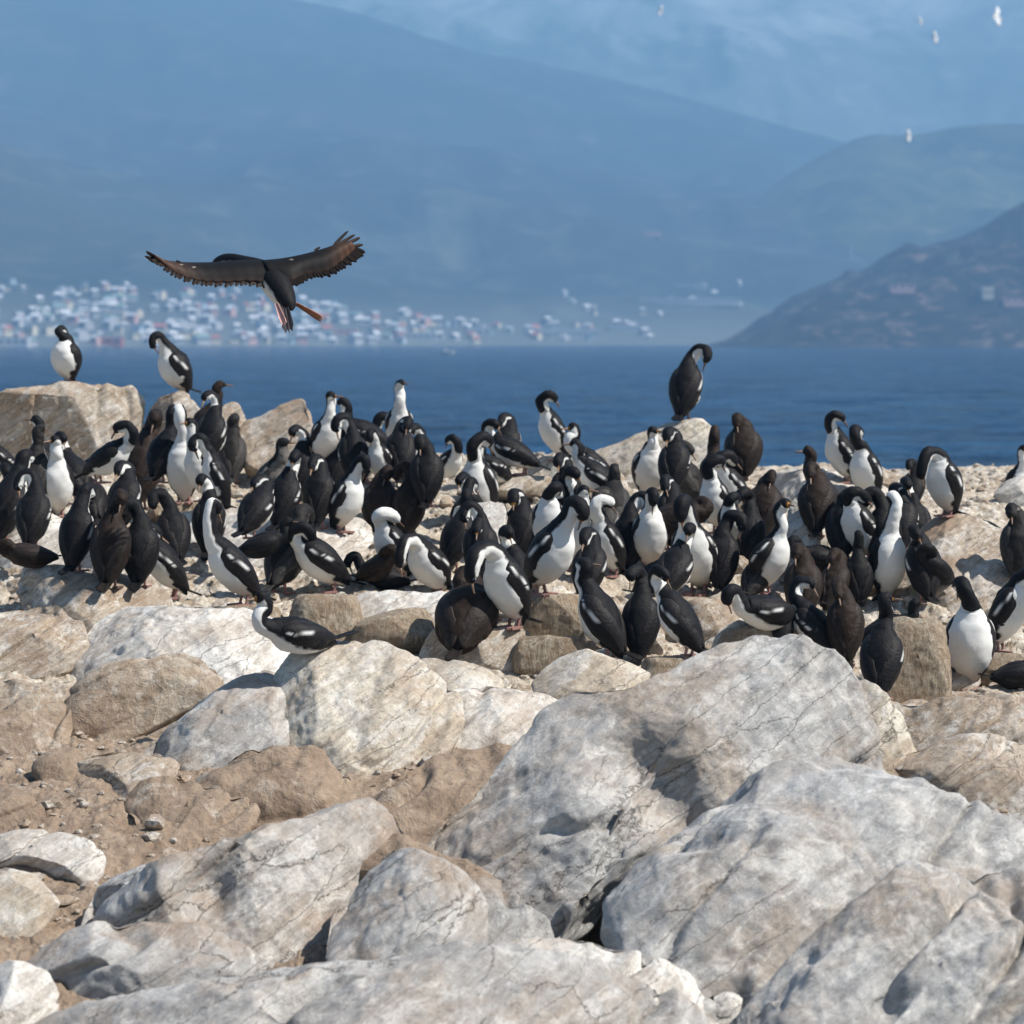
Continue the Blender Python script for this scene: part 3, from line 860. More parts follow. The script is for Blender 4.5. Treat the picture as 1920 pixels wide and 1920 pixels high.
def put_building(px, py, h, w, hh, wall, roof, label, d=6):
    p = hill_hit(h, px, py)
    if p is None: return
    D = p[1]
    me = block(w * D / FPX / 2, d, hh * D / FPX, wall, roof)
    o = link("building", me)
    o.location = p
    tag(o, label, "building")


put_building(20, 647, hillA, 70, 14, walls[0], roofs[3], "long white building on the far shore at the left edge")
put_building(205, 651, hillA, 50, 12, roofs[1], roofs[1], "low red shed on the far shore behind the preening bird")
put_building(140, 588, hillA, 78, 16, walls[0], roofs[3], "wide cream-white block in the middle of the hillside town at left")
put_building(218, 598, hillA, 34, 12, walls[1], roofs[0], "cream block right of the wide white block in the town")
put_building(790, 642, hillA, 58, 12, walls[0], roofs[0], "white waterfront building on the far shore left of centre")
put_building(900, 632, hillA, 40, 14, walls[0], roofs[3], "white waterfront building on the far shore at centre")
put_building(640, 628, hillA, 60, 9, walls[3], roofs[1], "long pink-walled shed on the far shore below the flying bird's feet")
put_building(1065, 634, hillA, 118, 15, walls[0], roofs[3], "longest white waterfront building right of centre")
put_building(1180, 622, hillA, 80, 10, walls[0], roofs[0], "low pale building right of the longest white waterfront building")
put_building(1290, 570, hillA, 190, 8, walls[0], roofs[3], "very long pale building terrace on the slope right of centre")
put_building(1290, 548, hillC, 60, 12, walls[4], roofs[0], "grey block above the long pale terrace")
put_building(1372, 545, hillC, 22, 16, walls[3], roofs[1], "small pink block at the right end above the long pale terrace")
put_building(1222, 462, hillA, 34, 6, walls[3], roofs[0], "lone pinkish building high on the wooded slope")
put_building(1690, 545, hillD, 44, 8, walls[3], roofs[0], "small pinkish building on the middle of the dark headland")
put_building(1850, 560, hillD, 20, 15, walls[1], roofs[3], "tall pale building on the dark headland near the right edge")
put_building(1900, 572, hillD, 40, 8, walls[3], roofs[0], "low pale building at the right edge of the dark headland")


def mast():
    p = hill_hit(hillC, 1596, 522)
    if p is None: return
    H = 58 * p[1] / FPX
    root = link("radio_mast", None); root.location = p
    tag(root, "thin white radio mast on the hillside behind the dark headland", "mast")
    V, F = [], []
    for (x, y) in ((-1, -1), (1, -1), (1, 1), (-1, 1)):
        b = len(V); w = 0.25
        for z, s in ((0, 1.0), (H, 0.25)):
            V += [(x * 1.6 * s + dx, y * 1.6 * s + dy, z) for dx, dy in ((-w, -w), (w, -w), (w, w), (-w, w))]
        F += [(b + i, b + (i + 1) % 4, b + 4 + (i + 1) % 4, b + 4 + i) for i in range(4)]
    for j in range(14):
        z = H * j / 14; s = 1 - .75 * j / 14; w = 1.6 * s; b = len(V)
        V += [(-w, -w, z), (w, -w, z + H / 14), (w, -w, z + H / 14 + .3), (-w, -w, z + .3), (-w, w, z), (w, w, z + H / 14), (w, w, z + H / 14 + .3), (-w, w, z + .3)]
        F += [(b, b + 1, b + 2, b + 3), (b + 4, b + 5, b + 6, b + 7)]
    link("lattice_tower", mesh_np("lattice_tower", V, F, False), walls[0], root)
    V = [(-5, -4, 0), (5, -4, 0), (5, 4, 0), (-5, 4, 0), (-5, -4, 5), (5, -4, 5), (5, 4, 5), (-5, 4, 5), (-5, 0, 7), (5, 0, 7)]
    F = [(0, 1, 5, 4), (1, 2, 6, 9, 5), (2, 3, 7, 6), (3, 0, 4, 8, 7), (4, 5, 9, 8), (6, 7, 8, 9)]
    link("hut", mesh_np("hut", V, F, False), walls[3], root)


mast()


def boat():
    D = EYE / ((663 - 632) / FPX)
    p = P(838, 664, D); p[2] = 0.1
    root = link("motor_boat", None); root.location = p
    tag(root, "tiny white motor boat far out on the channel below the town", "boat")
    L, Wd = 2.6, 1.0
    V, F = [], []
    for x, w, z in ((-L, .8, .7), (-1, 1, .65), (1, .9, .75), (L, .05, 1.0)):
        V += [(x, -Wd * w, z), (x, -Wd * w * .6, -.2), (x, Wd * w * .6, -.2), (x, Wd * w, z)]
    F = [(i * 4 + j, i * 4 + j + 1, i * 4 + 4 + j + 1, i * 4 + 4 + j) for i in range(3) for j in range(3)] + [(0, 1, 2, 3), (0, 3, 7, 4), (4, 7, 11, 8), (8, 11, 15, 12)]
    link("hull", mesh_np("hull", V, F, False), walls[0], root)
    V = [(-1.2, -.7, .6), (.8, -.7, .6), (.8, .7, .6), (-1.2, .7, .6), (-1.0, -.6, 1.7), (.2, -.6, 1.7), (.2, .6, 1.7), (-1.0, .6, 1.7)]
    F = [(0, 1, 5, 4), (1, 2, 6, 5), (2, 3, 7, 6), (3, 0, 4, 7), (4, 5, 6, 7)]
    link("cabin", mesh_np("cabin", V, F, False), walls[0], root)


boat()


def haze():
    V = [(x, y, z) for z in (-4.2, 900) for y in (-220, 7600) for x in (-8000, 8000)]
    F = [(0, 2, 3, 1), (4, 5, 7, 6), (0, 1, 5, 4), (2, 6, 7, 3), (0, 4, 6, 2), (1, 3, 7, 5)]
    me = mesh_np("haze", V, F, False)
    m = bpy.data.materials.new("haze"); m.use_nodes = True
    t = m.node_tree; t.nodes.remove(t.nodes["Principled BSDF"])
    v = t.nodes.new("ShaderNodeVolumePrincipled")
    v.inputs["Color"].default_value = HAZE_COL
    v.inputs["Density"].default_value = HAZE_DENS
    v.inputs["Anisotropy"].default_value = 0.0
    t.links.new(v.outputs[0], t.nodes["Material Output"].inputs["Volume"])
    tag(link("haze", me, m), "blue distance haze over the channel and mountains", "haze", kind="stuff")


HAZE_COL = (0.268, 0.505, 0.79, 1)
HAZE_DENS = 1 / 2150.0
haze()

# ------------------------------------------------------------------ birds
def feather_mat(name, gloss=0.5, bump=0.5):
    k = NT(name)
    at = k.n("ShaderNodeAttribute", attribute_name="Col")
    g = k.coord()
    n = k.noise(g, 70, 5, 0.7, 0.4)
    n2 = k.noise(g, 14, 4, 0.6)
    bri = k.n("ShaderNodeSeparateColor", i_0=at.outputs["Color"]).outputs[0]
    dk = k.ramp(bri, [(0.2, 0.55), (0.5, 0.14)])
    c = k.mix(dk, at.outputs["Color"], k.ramp(n, [(0.28, 0.55), (0.72, 1.45)]), 'MULTIPLY')
    c = k.mix(k.math('MULTIPLY', dk, .6), c, k.ramp(n2, [(0.3, 0.6), (0.7, 1.35)]), 'MULTIPLY')
    v = k.n("ShaderNodeTexVoronoi", i_Vector=g, i_Scale=62.0, i_Randomness=0.8)
    nb = k.bump(v.outputs["Distance"], k.math('MULTIPLY', dk, bump), 0.004)
    nb = k.bump(n, k.math('MULTIPLY', dk, bump * 1.8), 0.004, nb)
    k.set(Base_Color=c, Roughness=gloss, Normal=nb)
    k.b.inputs["Specular IOR Level"].default_value = 0.14
    return k.m


M['body'] = feather_mat("body_feathers", 0.62, 0.55)
M['flight'] = feather_mat("flight_feathers", 0.6, 0.12)
M['wing'] = feather_mat("wing_feathers", 0.50, 0.7)
M['foot'] = flat("pink_webbed_skin", (0.30, 0.165, 0.145), 0.6, 0.3, 0.4, 80)
M['darkfoot'] = flat("grey_brown_skin", (0.12, 0.08, 0.07), 0.6, 0.3, 0.4, 80)
M['bill'] = flat("horn_bill", (0.20, 0.13, 0.09), 0.45, 0.4, 0.4, 60)
M['eye'] = flat("eye", (0.03, 0.05, 0.10), 0.1, 0.8, 0.0)


def catmull(C, per):
    C = np.asarray(C, float)
    n = len(C)
    ext = np.vstack([2 * C[0] - C[1], C, 2 * C[-1] - C[-2]])
    out = []
    for i in range(n - 1):
        p0, p1, p2, p3 = ext[i:i + 4]
        t = np.linspace(0, 1, per, endpoint=False)[:, None]
        out.append(0.5 * (2 * p1 + (p2 - p0) * t + (2 * p0 - 5 * p1 + 4 * p2 - p3) * t ** 2 + (-p0 + 3 * p1 - 3 * p2 + p3) * t ** 3))
    out.append(ext[n:n + 1])
    return np.vstack(out)


def frames(C, d0):
    T = np.gradient(C, axis=0)
    T /= np.linalg.norm(T, axis=1, keepdims=True) + 1e-12
    Dv = np.zeros_like(C)
    d = np.array(d0, float)
    for i in range(len(C)):
        d = d - T[i] * (d @ T[i])
        d /= np.linalg.norm(d) + 1e-12
        Dv[i] = d
    L = np.cross(T, Dv)          # to the bird's right or left
    return T, Dv, L


def set_col(me, col):
    a = me.color_attributes.new("Col", 'FLOAT_COLOR', 'POINT')
    c = np.ones((len(me.vertices), 4), np.float32)
    c[:, :3] = col
    a.data.foreach_set("color", c.ravel())


def sstep(a, b, x):
    t = np.clip((x - a) / (b - a), 0, 1)
    return t * t * (3 - 2 * t)


# neck paths from the neck base: (forward, side, up) in metres; last = centre of the head; then bill direction
NECK = {
    'up':      ([(.012, 0, .05), (.012, 0, .10), (.012, 0, .15), (.035, 0, .185)], (1, 0, -.05)),
    'alert':   ([(.018, 0, .05), (.012, 0, .10), (.005, 0, .155), (.030, 0, .195)], (1, 0, .0)),
    'short':   ([(.02, 0, .035), (.015, 0, .07), (.012, 0, .10), (.035, 0, .125)], (1, 0, -.08)),
    'crook':   ([(.05, 0, .03), (.055, 0, .075), (.02, 0, .11), (.035, 0, .155)], (1, 0, -.05)),
    'back':    ([(.035, .008, .04), (.045, .02, .085), (.015, .045, .125), (-.035, .06, .110)], (-.55, .05, -.75)),
    'backlow': ([(.035, .01, .035), (.040, .03, .075), (.0, .055, .095), (-.05, .06, .060)], (-.6, -.05, -.75)),
    'breast':  ([(.03, 0, .05), (.055, 0, .10), (.095, .004, .105), (.115, .006, .06)], (-.35, 0, -1)),
    'arch':    ([(.03, 0, .055), (.07, 0, .10), (.12, .0, .09), (.135, .0, .035)], (-.55, 0, -.85)),
    'side':    ([(.025, .02, .05), (.03, .055, .095), (.02, .10, .09), (.0, .12, .04)], (-.25, -.15, -1)),
    'bow':     ([(.055, 0, .03), (.115, 0, .02), (.155, 0, -.04), (.165, 0, -.10)], (-.25, 0, -1)),
    'tuck':    ([(.03, .01, .03), (.025, .035, .06), (-.02, .05, .06), (-.065, .045, .025)], (-.8, -.05, -.6)),
    'sky':     ([(.02, 0, .06), (.03, .01, .12), (.02, .02, .17), (.0, .025, .20)], (-.45, .1, -.2)),
    'loop':    ([(.02, 0, .07), (.025, 0, .15), (.0, .01, .21), (-.035, .02, .19)], (-.4, .05, -1)),
}

TALLY = []
BR = np.random.RandomState(4)
RBVH = BVHTree.FromPolygons([tuple(v) for v in np.vstack(STAND_V)], [tuple(int(i) for i in f) for f in np.vstack(STAND_F)]) if STAND_V else None


def surface_under(x, y, z0):
    z = float(ground_z(np.array([x]), np.array([y]))[0])
    if RBVH is not None:
        h = RBVH.ray_cast(Vector((x, y, z0)), Vector((0, 0, -1)), 3.0)
        if h[0] is not None: z = max(z, h[0].z)
    return z


def foot_point(px, py, D=None):
    if D is None:
        g = march(px, py)
        best = g if g is not None else 19.6
        if g is None and RBVH is not None:              # on the crest of a skyline rock
            for k in range(0, 45, 2):
                d = ray(px, py + k)
                h = RBVH.ray_cast(Vector(CAM), Vector(d / np.linalg.norm(d)), 30)
                if h[0] is not None:
                    p = P(px, py, h[0].y + 0.12)
                    p[2] = surface_under(p[0], p[1], h[0].z + 0.3)
                    return p, p[1]
        d = ray(px, py)
        if RBVH is not None:
            dv = Vector(d / np.linalg.norm(d))
            h = RBVH.ray_cast(Vector(CAM), dv, 30)
            if h[0] is not None and h[0].y < best: best = h[0].y + 0.05
        D = best
    p = P(px, py, D)
    z = surface_under(p[0], p[1], p[2] + 0.35)
    if abs(z - p[2]) < 0.12: p[2] = z
    return p, D


COLS = {
    'ad': ((0.009, 0.009, 0.011), (0.76, 0.76, 0.73), (0.014, 0.013, 0.014)),
    'brn': ((0.024, 0.016, 0.012), (0.07, 0.048, 0.036), (0.025, 0.019, 0.016)),
    'gry': ((0.022, 0.020, 0.019), (0.20, 0.18, 0.16), (0.045, 0.042, 0.040)),
    'blk': ((0.009, 0.009, 0.010), (0.03, 0.028, 0.03), (0.012, 0.011, 0.012)),
}


def bird(x, yf, yt, yaw, pose, side, kind, pitch, label, D=None, fat=1.0, neckw=1.0, headturn=0, bar=True, sit=False, feet='foot', roll=0, tail=0.13, wingout=0.0, nw=None, sc=None, droop=0.0, cheek=True):
    rs = BR
    black, white, wingc = [np.array(c) for c in COLS[kind]]
    pitch = pitch + (0 if sit else rs.uniform(-13, 4)); yaw = yaw + rs.uniform(-9, 9)
    th = math.radians(pitch)
    a = np.array([math.cos(th), 0, math.sin(th)])          # torso axis, forward-up
    H = np.array([-0.015, 0, 0.085 if sit else 0.118])
    fat = fat * 1.23 * rs.uniform(.95, 1.06)
    dz = np.array([-math.sin(th), 0, math.cos(th)])        # dorsal direction
    body = [H - a * 0.125, H - a * 0.085, H - a * 0.035, H + a * 0.03 - dz * .006, H + a * 0.11 - dz * .010, H + a * 0.19 - dz * .006, H + a * 0.25, H + a * 0.295]
    rad = [(.004, .004), (.030, .024), (.056, .048), (.078, .070), (.088, .082), (.080, .076), (.058, .055), (.042, .042)]
    N = H + a * 0.295
    pts, bd = NECK[pose]
    ht = math.radians(headturn)
    bd = np.array(bd, float); bd[1] *= side
    bd = np.array([bd[0] * math.cos(ht) - bd[1] * math.sin(ht), bd[0] * math.sin(ht) + bd[1] * math.cos(ht), bd[2]])
    bd /= np.linalg.norm(bd)
    neck = [N + np.array([f, l * side, u * (.88 if pose in ('alert', 'up') else 1)]) + rs.uniform(-.007, .007, 3) * (i_ > 0) for i_, (f, l, u) in enumerate(pts)]
    hc = neck[-1]
    nwid = 0.041 * neckw
    body += neck + [hc + bd * 0.028, hc + bd * 0.043]
    rad += [(nwid * 1.08, nwid * 1.12), (nwid, nwid * 1.05), (nwid * .95, nwid), (.036, .038), (.021, .023), (.006, .006)]
    R = np.array(rad)
    R[:8] *= fat
    R[:8] *= rs.uniform(.96, 1.05)
    per = 7
    C = catmull(body, per); RR = np.maximum(catmull(np.hstack([R, R[:, :1]]), per)[:, :2], .003)
    kk = np.linspace(0, len(body) - 1, len(C))
    T, DV, L = frames(C, dz)
    if pose in ('back', 'backlow', 'side', 'tuck') and (nw is None or nw < 100):
        # nape on the outside of the curl
        cen = (neck[0] * .6 + neck[1] + neck[3] + hc + bd * .03) / 3.6
        for i in range(len(C)):
            g_ = float(sstep(6.2, 8.6, kk[i]))
            if g_ > 0:
                h_ = C[i] - cen
                h_ = h_ - T[i] * (h_ @ T[i])
                h_ /= np.linalg.norm(h_) + 1e-9
                x_ = DV[i] * (1 - g_) + h_ * g_ + np.array([0, side, 0]) * .35 * g_ * (1 - g_)
                x_ = x_ - T[i] * (x_ @ T[i])
                DV[i] = x_ / (np.linalg.norm(x_) + 1e-9)
        L = np.cross(T, DV)
    nseg = 40
    ph = np.linspace(0, 2 * math.pi, nseg, endpoint=False)          # 0 dorsal, pi ventral
    V = C[:, None] + DV[:, None] * (np.cos(ph)[None, :, None] * RR[:, 1][:, None, None]) + L[:, None] * (np.sin(ph)[None, :, None] * RR[:, 0][:, None, None])
    nr = len(C)
    fl = 0.0035 if kind in ('ad', 'blk') else 0.006
    seed = rs.randint(1000)
    nrmv = (V - C[:, None]); nrmv /= np.linalg.norm(nrmv, axis=-1, keepdims=True) + 1e-9
    V = V + nrmv * (fl * fbm(V * 34 + seed, 2, 3) + 0.010 * fbm(V * 9 + seed, 2, 4))[..., None] * sstep(.3, 1.5, kk)[:, None, None]
    F = grid_faces(nr, nseg, wrap=True)
    VV = V.reshape(-1, 3)
    # end caps
    F = [tuple(int(i) for i in f) for f in F] + [tuple(range(nseg))[::-1], tuple(range((nr - 1) * nseg, nr * nseg))]
    # colour pattern
    v = np.degrees(np.abs(np.abs(ph[None, :]) - math.pi))              # 0 at the belly line, 180 on the back
    v = np.broadcast_to(v, (nr, nseg)) + 5 * vnoise(V * 40 + seed) + 4 * vnoise(V * 14 + seed)
    K = np.broadcast_to(kk[:, None], v.shape)
    nk = 74 if nw is None else nw
    lim = np.interp(K, [0, 1, 2, 3, 5, 6.5, 8, 10, 10.8, 11.3, 11.9, 12.3], ([8, 22, 34, 46, 54, 66] if sit else [20, 45, 62, 78, 84, 86]) + [nk, min(nk, 105), min(nk, 80) * .95, 75 if cheek else 30, 52 if cheek else 0, 0])
    w = 1 - sstep(-3, 3, v - lim)
    thigh = np.exp(-((K - 2.2) / 0.6) ** 2) * sstep(42, 58, v)
    w = w * (1 - sstep(.4, .7, thigh))
    if kind == 'blk': w = w * 0.15
    if kind == 'brn': w = w * sstep(9.5, 5, K) * 0.8
    if kind == 'gry': w = w * sstep(10.5, 8, K)
    col = black[None, None] * (1 - w[..., None]) + white[None, None] * w[..., None]
    if kind == 'ad':
        soil = np.clip(rs.choice([.15, .3, .6, .8]) * sstep(4.4, 1.2, K) + 0.12 * vnoise(V * 9 + seed), 0, .6)[..., None] * w[..., None]
        col = col * (1 - soil) + np.array([0.40, 0.33, 0.24]) * soil
    else:
        pat = vnoise(V * 22 + seed)[..., None] * .35 + 1
        col = col * pat
    # bare orange skin at the bill base
    if kind == 'ad':
        f = (sstep(12.5, 12.8, K) * .8)[..., None]
        col = col * (1 - f) + np.array([0.45, 0.22, 0.05]) * f
    # pose the whole bird
    psi = math.radians(yaw)
    fwd = np.array([math.sin(psi), -math.cos(psi), 0]); lft = np.array([math.cos(psi), math.sin(psi), 0]); upv = np.array([0, 0, 1.0])
    Rm = np.stack([fwd, lft, upv], 1)
    p, Dd = foot_point(x, yf, D)
    zmax = VV[:, 2].max()
    want = (yf - yt) / FPX * p[1]
    s = want / zmax
    TALLY.append((x, yf, round(s, 2)))
    s = sc * 1.06 if sc else float(np.clip(s, 0.72 if sit else 0.90, 1.22))
    root = bpy.data.objects.new("cormorant", None)
    root.empty_display_size = 0.1
    COL.objects.link(root)
    rl = math.radians(roll)
    Mx = np.eye(4); Mx[:3, :3] = Rm * s
    Rr = np.array([[math.cos(rl), 0, math.sin(rl)], [0, 1, 0], [-math.sin(rl), 0, math.cos(rl)]])   # lean in the picture plane
    Mx[:3, :3] = Rr @ Mx[:3, :3]
    Mx[:3, 3] = p
    root.matrix_world = Matrix(Mx.tolist())
    tag(root, label, "bird", "shags of the rookery")
    me = mesh_np("body", VV, F)
    set_col(me, col.reshape(-1, 3))
    link("body", me, M['body'], root)

    # wings
    ring = lambda kq: (np.array([np.interp(kq, kk, C[:, i]) for i in range(3)]), np.array([np.interp(kq, kk, DV[:, i]) for i in range(3)]),
                       np.array([np.interp(kq, kk, L[:, i]) for i in range(3)]), np.interp(kq, kk, RR[:, 0]), np.interp(kq, kk, RR[:, 1]))
    for sg in (1, -1):
        nt, ns = 32, 26
        VS, CS = [], []
        for i in range(nt):
            t = i / (nt - 1)
            kq = 6.1 - 5.0 * t
            c, dv, lt, rx, rz = ring(max(kq, 0.8))
            ang = math.radians(np.interp(t, [0, .3, .7, 1], [84, 76, 56, 34]))
            rx2, rz2 = max(rx, .030), max(rz, .026)
            if t > .86: c = c - a * (t - .86) * .22
            pos = c + dv * math.cos(ang) * rz2 * .93 + lt * sg * math.sin(ang) * rx2 * .93
            nn = dv * math.cos(ang) + lt * sg * math.sin(ang)
            pos = pos + nn * wingout * math.sin(math.pi * min(t * 1.2, 1)) * .5
            tt = -dv * math.sin(ang) + lt * sg * math.cos(ang)         # towards the belly
            hw = np.interp(t, [0, .08, .25, .55, .8, .93, 1], [.012, .038, .055, .058, .042, .022, .004]) * fat
            hk = np.interp(t, [0, .1, .3, .8, 1], [.008, .019, .021, .013, .003])
            for j in range(ns):
                q = 2 * math.pi * j / ns
                cu, cv = math.cos(q), math.sin(q)
                curve = -nn * (cu * hw) ** 2 / (max(rx2, .05) * 1.7)
                VS.append(pos + tt * cu * hw + nn * cv * hk + curve)
                uu = cu
                wb = 0.0
                if bar and kind == 'ad' and cv > -.2:
                    wb = float(sstep(.06, .10, t) * (1 - sstep(.44, .52, t)) * (1 - sstep(.06, .13, abs(uu - .40 + .62 * t))) * (0 if vnoise(np.array([[t * 22 + seed, uu * 3, 1.]]))[0] < -.55 else 1))
                if bar and kind in ('gry',) and cv > -.2:
                    wb = .4 * float(sstep(.06, .10, t) * (1 - sstep(.3, .4, t)) * (1 - sstep(.10, .20, abs(uu - .40 + .5 * t))))
                stripe = 1 + .28 * math.sin(uu * 17 + t * 4) * float(t > .25) + .2 * rs.uniform(-1, 1)
                rimc = float(sstep(.72, .95, abs(uu))) * .8
                CS.append((wingc * stripe + np.array([.018, .014, .012]) * rimc) * (1 - wb) + np.array([.78, .78, .76]) * wb)
        fw_ = [tuple(int(i) for i in f) for f in grid_faces(nt, ns, wrap=True)] + [tuple(range(ns))[::-1], tuple(range((nt - 1) * ns, nt * ns))]
        me = mesh_np("wing", np.array(VS), fw_)
        set_col(me, np.array(CS))
        link("wing", me, M['wing'], root)

    # tail: a stiff wedge
    if tail > 0:
        b0 = H - a * 0.075 + dz * 0.006
        td = -a * 1.0 + (np.array([-1, 0, 0]) * 0.35) + np.array([0, 0, droop])
        if sit: td = np.array([-1, 0, 0.22])
        end = b0 + td / np.linalg.norm(td) * tail
        if end[2] < .006 and not sit:
            td = td + np.array([-(.5), 0, .5 * (1 if end[2] < -.03 else .5)])
            end = b0 + td / np.linalg.norm(td) * tail
        td = end - b0; td /= np.linalg.norm(td)
        nn = np.cross(td, [0, 1, 0]); nn /= np.linalg.norm(nn)
        VS, fs = [], []
        for i, t in enumerate(np.linspace(0, 1, 7)):
            hw = np.interp(t, [0, .3, .85, 1], [.020, .026, .036, .028])
            for yy in np.linspace(-1, 1, 7):
                edge = .010 * (1 - abs(yy)) * (t > .99) + .004 * math.cos(yy * 14) * (t > .99)
                VS.append(b0 + td * (tail * t + edge) + np.array([0, yy * hw, 0]) + nn * (.006 * (1 - yy * yy) + .003))
        for i, t in enumerate(np.linspace(0, 1, 7)):
            hw = np.interp(t, [0, .3, .85, 1], [.020, .026, .036, .028])
            for yy in np.linspace(-1, 1, 7):
                edge = .010 * (1 - abs(yy)) * (t > .99) + .004 * math.cos(yy * 14) * (t > .99)
                VS.append(b0 + td * (tail * t + edge) + np.array([0, yy * hw, 0]) + nn * (.006 * (1 - yy * yy) - .004))
        gf = grid_faces(7, 7)
        fs = [tuple(int(i) for i in f) for f in gf] + [tuple(int(i) + 49 for i in f[::-1]) for f in gf]
        rim_ = list(range(0, 7)) + list(range(13, 49, 7)) + list(range(47, 41, -1)) + list(range(35, 0, -7))
        for i in range(len(rim_)):
            q0, q1 = rim_[i], rim_[(i + 1) % len(rim_)]
            fs.append((q0, q0 + 49, q1 + 49, q1))
        me = mesh_np("tail", np.array(VS), fs)
        set_col(me, np.tile(wingc * .9, (len(VS), 1)))
        link("tail", me, M['wing'], root)

    # bill: slightly hooked
    b0 = hc + bd * 0.038
    Lb = 0.056
    hd = DV[-3]
    cb = np.array([b0, b0 + bd * Lb * .4 - hd * .001, b0 + bd * Lb * .8 - hd * .0015, b0 + bd * Lb - hd * .004, b0 + bd * (Lb + .001) - hd * .009])
    rb = np.array([.0085, .0062, .005, .0045, .0015])
    Tb, Db, Lb2 = frames(cb, hd)
    q = np.linspace(0, 2 * math.pi, 8, endpoint=False)
    VB = (cb[:, None] + Db[:, None] * (np.cos(q)[None, :, None] * rb[:, None, None] * 1.15) + Lb2[:, None] * (np.sin(q)[None, :, None] * rb[:, None, None] * .75)).reshape(-1, 3)
    fb = [tuple(int(i) for i in f) for f in grid_faces(5, 8, wrap=True)] + [tuple(range(8))[::-1], tuple(range(32, 40))]
    link("bill", mesh_np("bill", VB, fb), M['bill'], root)
    # eyes
    ih = int(np.argmin(np.abs(kk - 11.45)))
    for sg in (1, -1):
        e = C[ih] + L[ih] * sg * RR[ih, 0] * .93 + DV[ih] * .008
        VE, fe = [], []
        for i in range(5):
            zz = math.cos(math.pi * i / 4); r_ = max(math.sin(math.pi * i / 4), .05)
            for j in range(8):
                VE.append(e + .0046 * np.array([r_ * math.cos(j * math.pi / 4), r_ * math.sin(j * math.pi / 4), zz]))
        link("eye", mesh_np("eye", np.array(VE), [tuple(int(i) for i in f) for f in grid_faces(5, 8, wrap=True)]), M['eye'], root)
    # feet
    if feet and not sit:
        for sg in (1, -1):
            fx, fy = 0.0, 0.034 * sg
            top = H + np.array([0.0, 0.030 * sg, -0.04])
            VS, fs = [], []
            path = [top, np.array([-.012, fy, .045]), np.array([-.004, fy, .012]), np.array([.0, fy, .004])]
            rr_ = [.016, .0095, .008, .008]
            for c_, r_ in zip(path, rr_):
                for j in range(8):
                    VS.append(c_ + r_ * np.array([math.cos(j * math.pi / 4), math.sin(j * math.pi / 4), 0]))
            fs = [tuple(int(i) for i in f) for f in grid_faces(4, 8, wrap=True)]
            b = len(VS)
            toes = [(-.020, -.018), (.062, -.030), (.056, -.016), (.076, -.002), (.062, .012), (.058, .026), (-.012, .012)]
            for (tx, ty) in toes: VS.append(np.array([fx + tx, fy + ty * sg * -1, .010 if tx < 0 else .006]))
            for (tx, ty) in toes: VS.append(np.array([fx + tx, fy + ty * sg * -1, -.004]))
            m_ = len(toes)
            fs += [tuple(range(b, b + m_)), tuple(range(b + m_, b + 2 * m_))[::-1]] + [(b + i, b + (i + 1) % m_, b + m_ + (i + 1) % m_, b + m_ + i) for i in range(m_)]
            link("foot", mesh_np("foot", np.array(VS), fs, smooth=False), M[feet], root)
    return root


B = bird
# --- on the skyline rocks
B(126, 722, 628, -38, 'backlow', -1, 'ad', 80, "bird with grey-white breast sitting alone on the big flat-topped rock at left", bar=False, fat=1.3, sc=.72)
B(338, 722, 616, -62, 'arch', 1, 'ad', 66, "bird bending its neck down to preen its breast on the pointed rock at left", nw=60, fat=1.28, sc=.82)
B(1282, 800, 656, 160, 'side', -1, 'ad', 74, "dark-backed bird preening alone on top of the pale rounded rock", feet='darkfoot')
B(1046, 868, 740, -62, 'back', 1, 'ad', 72, "slim upright bird preening its back on the flat pale rock at the centre skyline", sc=.86)
B(605, 872, 738, 30, 'up', 1, 'ad', 62, "grey-breasted bird with bill raised to the right in front of the sloping tan rock", headturn=55, D=17.6)
B(712, 860, 744, -85, 'up', 1, 'ad', 42, "black bird facing left with orange-tinged bill in front of the tall-necked bird", D=17.6)
B(748, 850, 712, 10, 'alert', 1, 'ad', 66, "bird stretching the tallest white neck above the crowd left of centre", headturn=40, D=17.9)
B(902, 948, 772, -28, 'back', 1, 'ad', 80, "tall bird with white neck and pale belly standing in front of the sea at centre", D=16.6)
B(945, 892, 797, 150, 'tuck', 1, 'ad', 60, "black hunched bird directly right of the tall white-necked bird", D=17.8)
B(982, 892, 820, -110, 'back', 1, 'ad', 40, "dark huddled bird with small white face patch on the skyline nest", D=17.4)
B(940, 893, 846, -40, 'short', 1, 'ad', 30, "low white-breasted bird tucked between the tall bird and the huddled one", D=17.3, sit=True)
B(834, 900, 836, 25, 'back', -1, 'ad', 40, "small white bird with black hood curled round its head, left of the tall bird", sit=True, D=17.2)
B(1128, 922, 816, -55, 'crook', 1, 'ad', 50, "bird with S-curved white neck and black cap left of the white-fronted bird", D=16.9)
B(1140, 950, 872, -85, 'short', 1, 'ad', 45, "small black bird with white throat facing left below the S-necked bird", D=16.2)
B(1214, 934, 810, 22, 'short', 1, 'ad', 78, "broad white-fronted bird turning its bill right below the dark bird on the rock", headturn=50, fat=1.15)
B(1342, 920, 772, 175, 'alert', 1, 'brn', 62, "brown long-necked young bird behind the crowd at right of centre", D=17.3, feet='darkfoot')
B(1394, 900, 797, 178, 'tuck', 1, 'brn', 80, "round reddish-brown fluffy back against the sea", D=17.0, fat=1.25, feet=None)
B(1298, 960, 838, -130, 'backlow', -1, 'gry', 62, "grey-winged bird with a white stripe left of the white-headed preening bird")
B(1382, 975, 842, -50, 'tuck', 1, 'ad', 66, "bird whose white neck curls over its back in front of the reddish-brown one")
